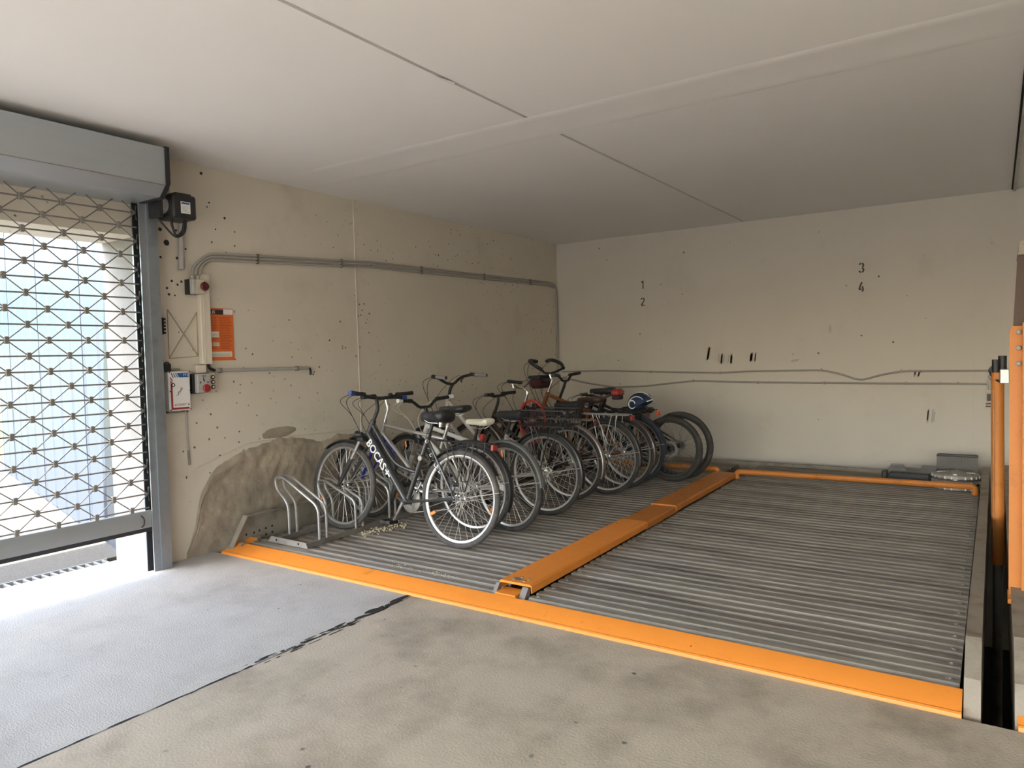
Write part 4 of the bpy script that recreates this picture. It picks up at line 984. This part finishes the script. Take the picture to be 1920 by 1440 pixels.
p_char = paint('charcoal_paint', (.055, .055, .055), .32, .4); p_silver = paint('silver_paint', (.50, .49, .46), .3, .7)
p_grey = paint('light_grey_paint', (.45, .42, .385), .4, .1); p_white = paint('off_white_paint', (.66, .64, .60), .35, 0)
p_orange = paint('copper_orange_paint', (.21, .062, .022), .35, .3); p_dark = paint('dark_bronze_paint', (.05, .035, .03), .35, .3)
p_blk = paint('gloss_black_paint', (.014, .014, .015), .25, .1); p_navy = paint('navy_paint', (.02, .03, .07), .35, .2); p_blue = paint('royal_blue_paint', (.02, .03, .28), .35, .1)
m_wine = mat('wine_red_fabric', (.05, .010, .012), .8, 0, .2, 20); m_sad_br = mat('brown_saddle', (.05, .028, .02), .5, 0, .2, 20)
m_bluegrip = mat('blue_grip', (.03, .07, .25), .6, 0, .1, 30); m_greygrip = mat('grey_grip', (.20, .19, .18), .6, 0, .1, 30)
m_cover = mat('black_fabric', (.022, .022, .024), .75, 0, .3, 30, .3, 60); m_pewter = mat('pewter_guard', (.26, .22, .20), .35, .6, .1, 9)
m_grguard = mat('slate_guard', (.10, .105, .10), .5, 0, .1, 9); m_whites = mat('white_saddle', (.74, .70, .58), .5, 0, .1, 14)
m_cabw = mat('pale_cable', (.66, .62, .55), .5)
def side_text(root, K, s, size, m, start, bold=0., stretch=1., frm=None, to_=None, off=None, name='frame_lettering'):
    a = frm or K['HB']; b = to_ or K['BB']; d = (b-a).normalized(); up = Vector((d.z, 0, -d.x))
    o = link(name, text_mesh(s, size, m, .0006, stretch, bold), root)
    p = a+d*start-up*size*.36+Vector((0, (off or K['dt'])+.0008, 0)); o.matrix_local = frame_mat(p, d, up, Vector((0, 1, 0))); return o

# 1 charcoal trekking bicycle
b1, K = bicycle('charcoal bicycle lettered BOCAS with blue tipped grips and black rear carrier', (-3.19, 3.985), dict(frame=p_char, type='trapez', wb=1.19, R=.352, ht=(.90, .885), htl=.13, bbx=.50, saddle=(.27, .935), bar=(.885, 1.065), susp=True, lean=7, dt=.030, tube=.020,
    tyre=m_rubber2, ssize=(.27, .19, .085), rivets=True, gripend=m_bluegrip, bars='flat', barw=.62, bell=-1, carrier=m_blackp, guard=m_blackp, ga=150, gf=(50, 125), disc=False, refl=(-28,), hubr=.03, crank=-62, stl=.55, forkm=p_char, stemm=m_black))
side_text(b1, K, 'BOCAS', .088, m_paperw, .055, .0014, 1.0)
d = (K['BB']-K['HB']).normalized(); up = Vector((d.z, 0, -d.x)); c = K['HB']+d*.385
mk = MB(); mk.box(-.035, .035, -.006, .006, 0, .001).box(-.012, .002, -.022, .022, 0, .001); mo_ = mk.build('frame_emblem', m_paperw, b1, 0); mo_.matrix_local = frame_mat(c+Vector((0, K['dt']+.0005, 0)), d, up, (0, 1, 0))
# chain lock hanging from the seat tube
lk = MB(); 
for i in range(9):
    t = i/8; c = K['ST']*(1-t)+Vector((.13, .0, .52))*t+Vector((0, .05, -.05*math.sin(t*PI))); lk.torus(tuple(c), .012, .0035, 'y' if i % 2 else 'z', 10, 5)
lk.build('chain_lock', m_chrome, b1)
c = K['ST']+(K['BB']-K['ST'])*.35; MB().cyl(c+Vector((-.02, .02, 0)), c+Vector((-.02, .045, 0)), .019, n=14).build('lock_barrel', m_galvd, b1)
# 2 silver bicycle
b2, K = bicycle('silver diamond frame bicycle with blue lettering and black saddle beside the charcoal one', (-3.34, 4.38), dict(frame=p_silver, type='diamond', wb=1.14, ht=(.905, .83), htl=.12, bbx=.46, saddle=(.17, .955), bar=(.89, 1.035), tube=.016, forkm=p_blue, stemm=m_chrome, ssize=(.28, .15, .05), guard=m_black, crank=20, stl=.50, postm=m_chrome, steer=.12, rlight=False, bell=0))
sq = MB()
for i in range(7): sq.torus((.03+i*.024, 0, 0), .010, .0028, 'z', 10, 5)
o = sq.build('frame_lettering', mat('blue_lettering', (.03, .04, .35), .4), b2); d = (K['BB']-K['HB']).normalized(); up = Vector((d.z, 0, -d.x)); o.matrix_local = frame_mat(K['HB']+d*.06+Vector((0, K['dt']*.8, 0)), d, up, (0, 1, 0))
# 3 white city bicycle
b3, K = bicycle('off-white bicycle with cream saddle, pale cables and amber spoke reflectors', (-3.13, 4.55), dict(frame=p_white, yaw=-.13, type='diamond', wb=1.14, R=.345, ht=(.90, .80), htl=.13, bbx=.45, saddle=(.30, .835), bar=(.93, .935), tube=.019, dt=.028, susp=True, forkm=p_grey, saddlem=m_whites, ssize=(.27, .13, .05), bars='rise', barw=.62, cablem=m_cabw, guard=m_grguard, ga=175, refl=(-50, 80), stl=.42, stemm=m_black, crank=40, steer=.05, gripend=m_paperw, rim=m_rim, tyre=m_rubber, rlight=False))
MB().bbox(.24, .27, -.02, .02, .68, .74, .006).build('seat_light', m_red, b3)
# 4 light grey step-through with basket
b4, K = bicycle('light grey step-through bicycle with raised bars, silver gear hub and black carrier basket', (-3.14, 5.13), dict(frame=p_grey, type='wave', wb=1.24, R=.352, ht=(1.02, .985), htl=.25, bbx=.50, saddle=(.33, .835), bar=(.97, 1.10), tube=.019, dt=.036, hubr=.052, hubm=m_chrome, saddle_cover=m_cover, bars='city', barw=.60, grip=m_greygrip, guard=m_blackp, ga=195, carrier=m_blackp, stl=.40, stemm=m_black, crank=-30, rlight=False, bell=-1, steer=.08))
side_text(b4, K, 'EGRE', .055, m_print, .10, .0005, 1.1, K['HB']-K['hd']*.05, K['HB']+(K['BB']-K['HB'])*.55+Vector((0, 0, -.05)), .036)
bz0 = K['cz']+.006; bk_ = MB(); bx0, bx1, by, bh = -.27, .13, .15, .13
for z in (0, bh*.5, bh):
    bk_.tube([(bx0, -by, bz0+z), (bx1, -by, bz0+z), (bx1, by, bz0+z), (bx0, by, bz0+z)], .004 if z < bh else .006, 6, closed=True)
for i in range(15):
    x = bx0+(bx1-bx0)*i/14
    for s in (-1, 1): bk_.tube([(x, s*by, bz0), (x, s*by, bz0+bh)], .002, 4)
    bk_.tube([(x, -by, bz0), (x, by, bz0)], .002, 4)
for i in range(11):
    y = -by+2*by*i/10
    for x in (bx0, bx1): bk_.tube([(x, y, bz0), (x, y, bz0+bh)], .002, 4)
    bk_.tube([(bx0, y, bz0), (bx1, y, bz0)], .002, 4)
bk_.build('carrier_basket', m_black, b4)
# 5 low bicycle with pewter guards
b5, K = bicycle('dark bronze bicycle with pewter mudguards and wire carrier loop', (-3.24, 5.72), dict(frame=p_dark, type='trapez', wb=1.06, R=.345, ht=(.82, .80), bbx=.43, saddle=(.24, .80), bar=(.78, .95), guard=m_pewter, ga=200, carrier=m_pewter, lightm=m_redd, bars='flat', barw=.5, saddlem=m_cover, stl=.42, crank=60))
# 6 silver-bar bicycle
b6, K = bicycle('black bicycle with bright swept handlebar, chrome bell and cloth covered saddle', (-3.06, 6.1), dict(frame=p_blk, type='diamond', wb=1.13, R=.352, ht=(.90, .85), bbx=.45, saddle=(.40, .83), bar=(.92, 1.0), lean=0, bars='city', barw=.56, barm=m_chrome, stemm=m_chrome, bell=1, bellm=m_chrome, saddle_cover=m_cover, guard=m_black, ga=190, carrier=m_galv, stl=.40, hubr=.035, crank=-20, grip=m_black, steer=.12))
# 7 copper orange touring bicycle
b7, K = bicycle('copper orange touring bicycle with butterfly handlebar and wine red bar bag', (-3.04, 6.4), dict(frame=p_orange, type='diamond', wb=1.12, R=.350, ht=(.82, .945), htl=.17, bbx=.45, saddle=(.33, .865), ssize=(.29, .17, .06), saddlem=m_sad_br, bar=(.80, 1.13), bars='butterfly', stemm=m_chrome, guard=p_dark, ga=195, carrier=m_blackp, stl=.50, tube=.019, dt=.021, crank=10, steer=.12, forkm=p_orange, lightm=m_redd))
MB().bbox(.85, .98, -.13, .13, .98, 1.10, .03).build('bar_bag', m_wine, b7); MB().bbox(.845, .985, -.135, .135, 1.08, 1.115, .012).build('bag_lid', m_cover, b7)
# 8 navy bicycle with red saddle bag
b8, K = bicycle('navy bicycle with blue-black tyres, red saddle bag and carrier', (-3.05, 6.68), dict(frame=p_navy, type='diamond', wb=1.12, R=.348, tyre=m_rubberb, ht=(.84, .85), bbx=.45, saddle=(.33, .935), ssize=(.28, .15, .06), bar=(.76, 1.04), bars='rise', barw=.56, carrier=m_blackp, guard=m_rubberb, ga=185, stl=.46, lightm=mat('orange_red_lens', (.70, .08, .02), .3), crank=-45, steer=.13))
MB().bbox(.10, .21, -.065, .065, .885, .955, .02).build('saddle_bag', m_red, b8); MB().bbox(.11, .20, -.05, .05, .850, .888, .01).build('bag_base', m_cover, b8)
cz8 = K['cz']
# 9, 10 mountain bicycles
b9, K = bicycle('black mountain bicycle with fat tyres and rear brake disc by the wheel stop', (-2.74, 6.93), dict(frame=p_blk, type='diamond', wb=1.12, R=.335, tr=.028, rim=m_rimd, ht=(.88, .80), bbx=.44, saddle=(.40, .73), bar=(.90, .87), bars='flat', barw=.56, disc=True, hubr=.030, hubm=m_black, spm=m_galvd, stl=.33, light=False, crank=80, susp=True, forkm=p_blk, steer=.04))
b10, K = bicycle('black mountain bicycle with knobbly tyres last in the row near the back wall', (-2.70, 7.09), dict(frame=p_dark, type='diamond', wb=1.10, R=.350, tr=.028, rim=m_rimd, ht=(.86, .78), bbx=.44, saddle=(.44, .70), bar=(.86, .84), bars='flat', barw=.5, spm=m_galvd, hubm=m_black, stl=.32, light=False, crank=30, steer=.03))

# helmet lying on the navy bicycle's carrier
hz0 = zp(6.68)+cz8+.008
hl = empty('helmet', (-2.95, 6.68, hz0+.03), (0, math.radians(-24), math.radians(-12))); tag(hl, 'blue and white cycling helmet lying on the navy bicycle carrier', 'helmet')
hm = MB(); n1, n2 = 20, 9
m_helm = mat('blue_helmet', (.012, .03, .075), .3, 0, .1, 10, coat=.5)
def helm(mb, sc, a0, a1):
    k0 = len(mb.v)
    for i in range(n2+1):
        t = i/n2*PI*.5
        for j in range(n1+1):
            a = a0+(a1-a0)*j/n1; r = math.cos(t); mb.v.append((.145*sc*r*math.cos(a)-.02*math.sin(t), .10*sc*r*math.sin(a), .135*sc*math.sin(t)*(1 if r > .05 else .98)))
    for i in range(n2):
        for j in range(n1): q = k0+i*(n1+1)+j; mb.f.append((q, q+1, q+n1+2, q+n1+1))
helm(hm, 1.0, 0, 2*PI); hm.build('shell', m_helm, hl)
for i in range(5):
    y = -.07+.035*i
    pts = [(.147*math.cos(t)*math.sqrt(max(.02, 1-(y/.1)**2)), y*1.02, .138*math.sin(t)*math.sqrt(max(.02, 1-(y/.1)**2))) for t in [.35+k*.3 for k in range(8)]]
    MB().tube(pts, [.004, .009, .010, .010, .010, .010, .008, .003], 6, flat=.5).build('rib', m_paperw if i % 2 == 0 else m_helm, hl)
MB().torus((-.03, -.092, .035), .040, .006, 'y', 20, 6).build('ear_ring', m_paperw, hl)
MB().tube([(.13, -.06, .0), (.155, 0, .005), (.13, .06, .0)], .012, 8, flat=.5).build('visor', m_paperw, hl)

# small red wheel standing in the basket
rw_c = ony(998, 790, 5.47)
rw = empty('red_wheel', rw_c, (0, 0, -.35)); tag(rw, 'small red rimmed wheel with red spokes wedged behind the black carrier basket', 'wheel')
m_redrim = mat('red_rim', (.36, .035, .022), .4, 0, .1, 10)
MB().torus((0, 0, 0), .19, .012, 'y', 40, 8).build('tyre', m_redrim, rw)
sp = MB()
for i in range(20): a = 2*PI*i/20; sp.tube([(.02*math.cos(a), .012*(-1)**i, .02*math.sin(a)), (.186*math.cos(a), 0, .186*math.sin(a))], .0022, 4)
sp.build('spokes', mat('pink_red_spokes', (.40, .02, .06), .4), rw); MB().lathe([(0, -.03), (.014, -.03), (.02, -.01), (.02, .01), (.014, .03), (0, .03)], axis='y', n=14).build('hub', m_chrome, rw)

# foam crumbs on the deck
cr = MB()
def crumb(x, y, z, s):
    k = len(cr.v); q = [Vector((rnd.gauss(0, 1), rnd.gauss(0, 1), rnd.gauss(0, 1))).normalized()*s*rnd.uniform(.7, 1.2) for _ in range(6)]
    base = [Vector(v) for v in ((1,0,0), (-1,0,0), (0,1,0), (0,-1,0), (0,0,1), (0,0,-1))]
    cr.v += [tuple(Vector((x, y, z))+b_*s*rnd.uniform(.7, 1.3)) for b_ in base]
    cr.f += [(k+a, k+b_, k+c) for a, b_, c in ((0, 2, 4), (2, 1, 4), (1, 3, 4), (3, 0, 4), (2, 0, 5), (1, 2, 5), (3, 1, 5), (0, 3, 5))]
for i in range(150):
    p = onz(rnd.uniform(672, 762), 0, .07) if False else None
    u = rnd.random(); px = 678+u*85; py = 1000-u*17+rnd.gauss(0, 3.2); q = onz(px, py, .075); crumb(q.x, q.y, zp(q.y)+.004, rnd.uniform(.003, .008))
for i in range(60):
    u = rnd.random(); px = 735+u*130; py = 1056+u*30+rnd.gauss(0, 2.); q = onz(px, py, .065); crumb(q.x, q.y, zp(q.y)+.002, rnd.uniform(.002, .004))
co = cr.build('foam_crumbs', m_crumb, None, 0); co['kind'] = 'stuff'; tag(co, 'pale yellow foam crumbs scattered on the ribbed deck', 'crumbs')
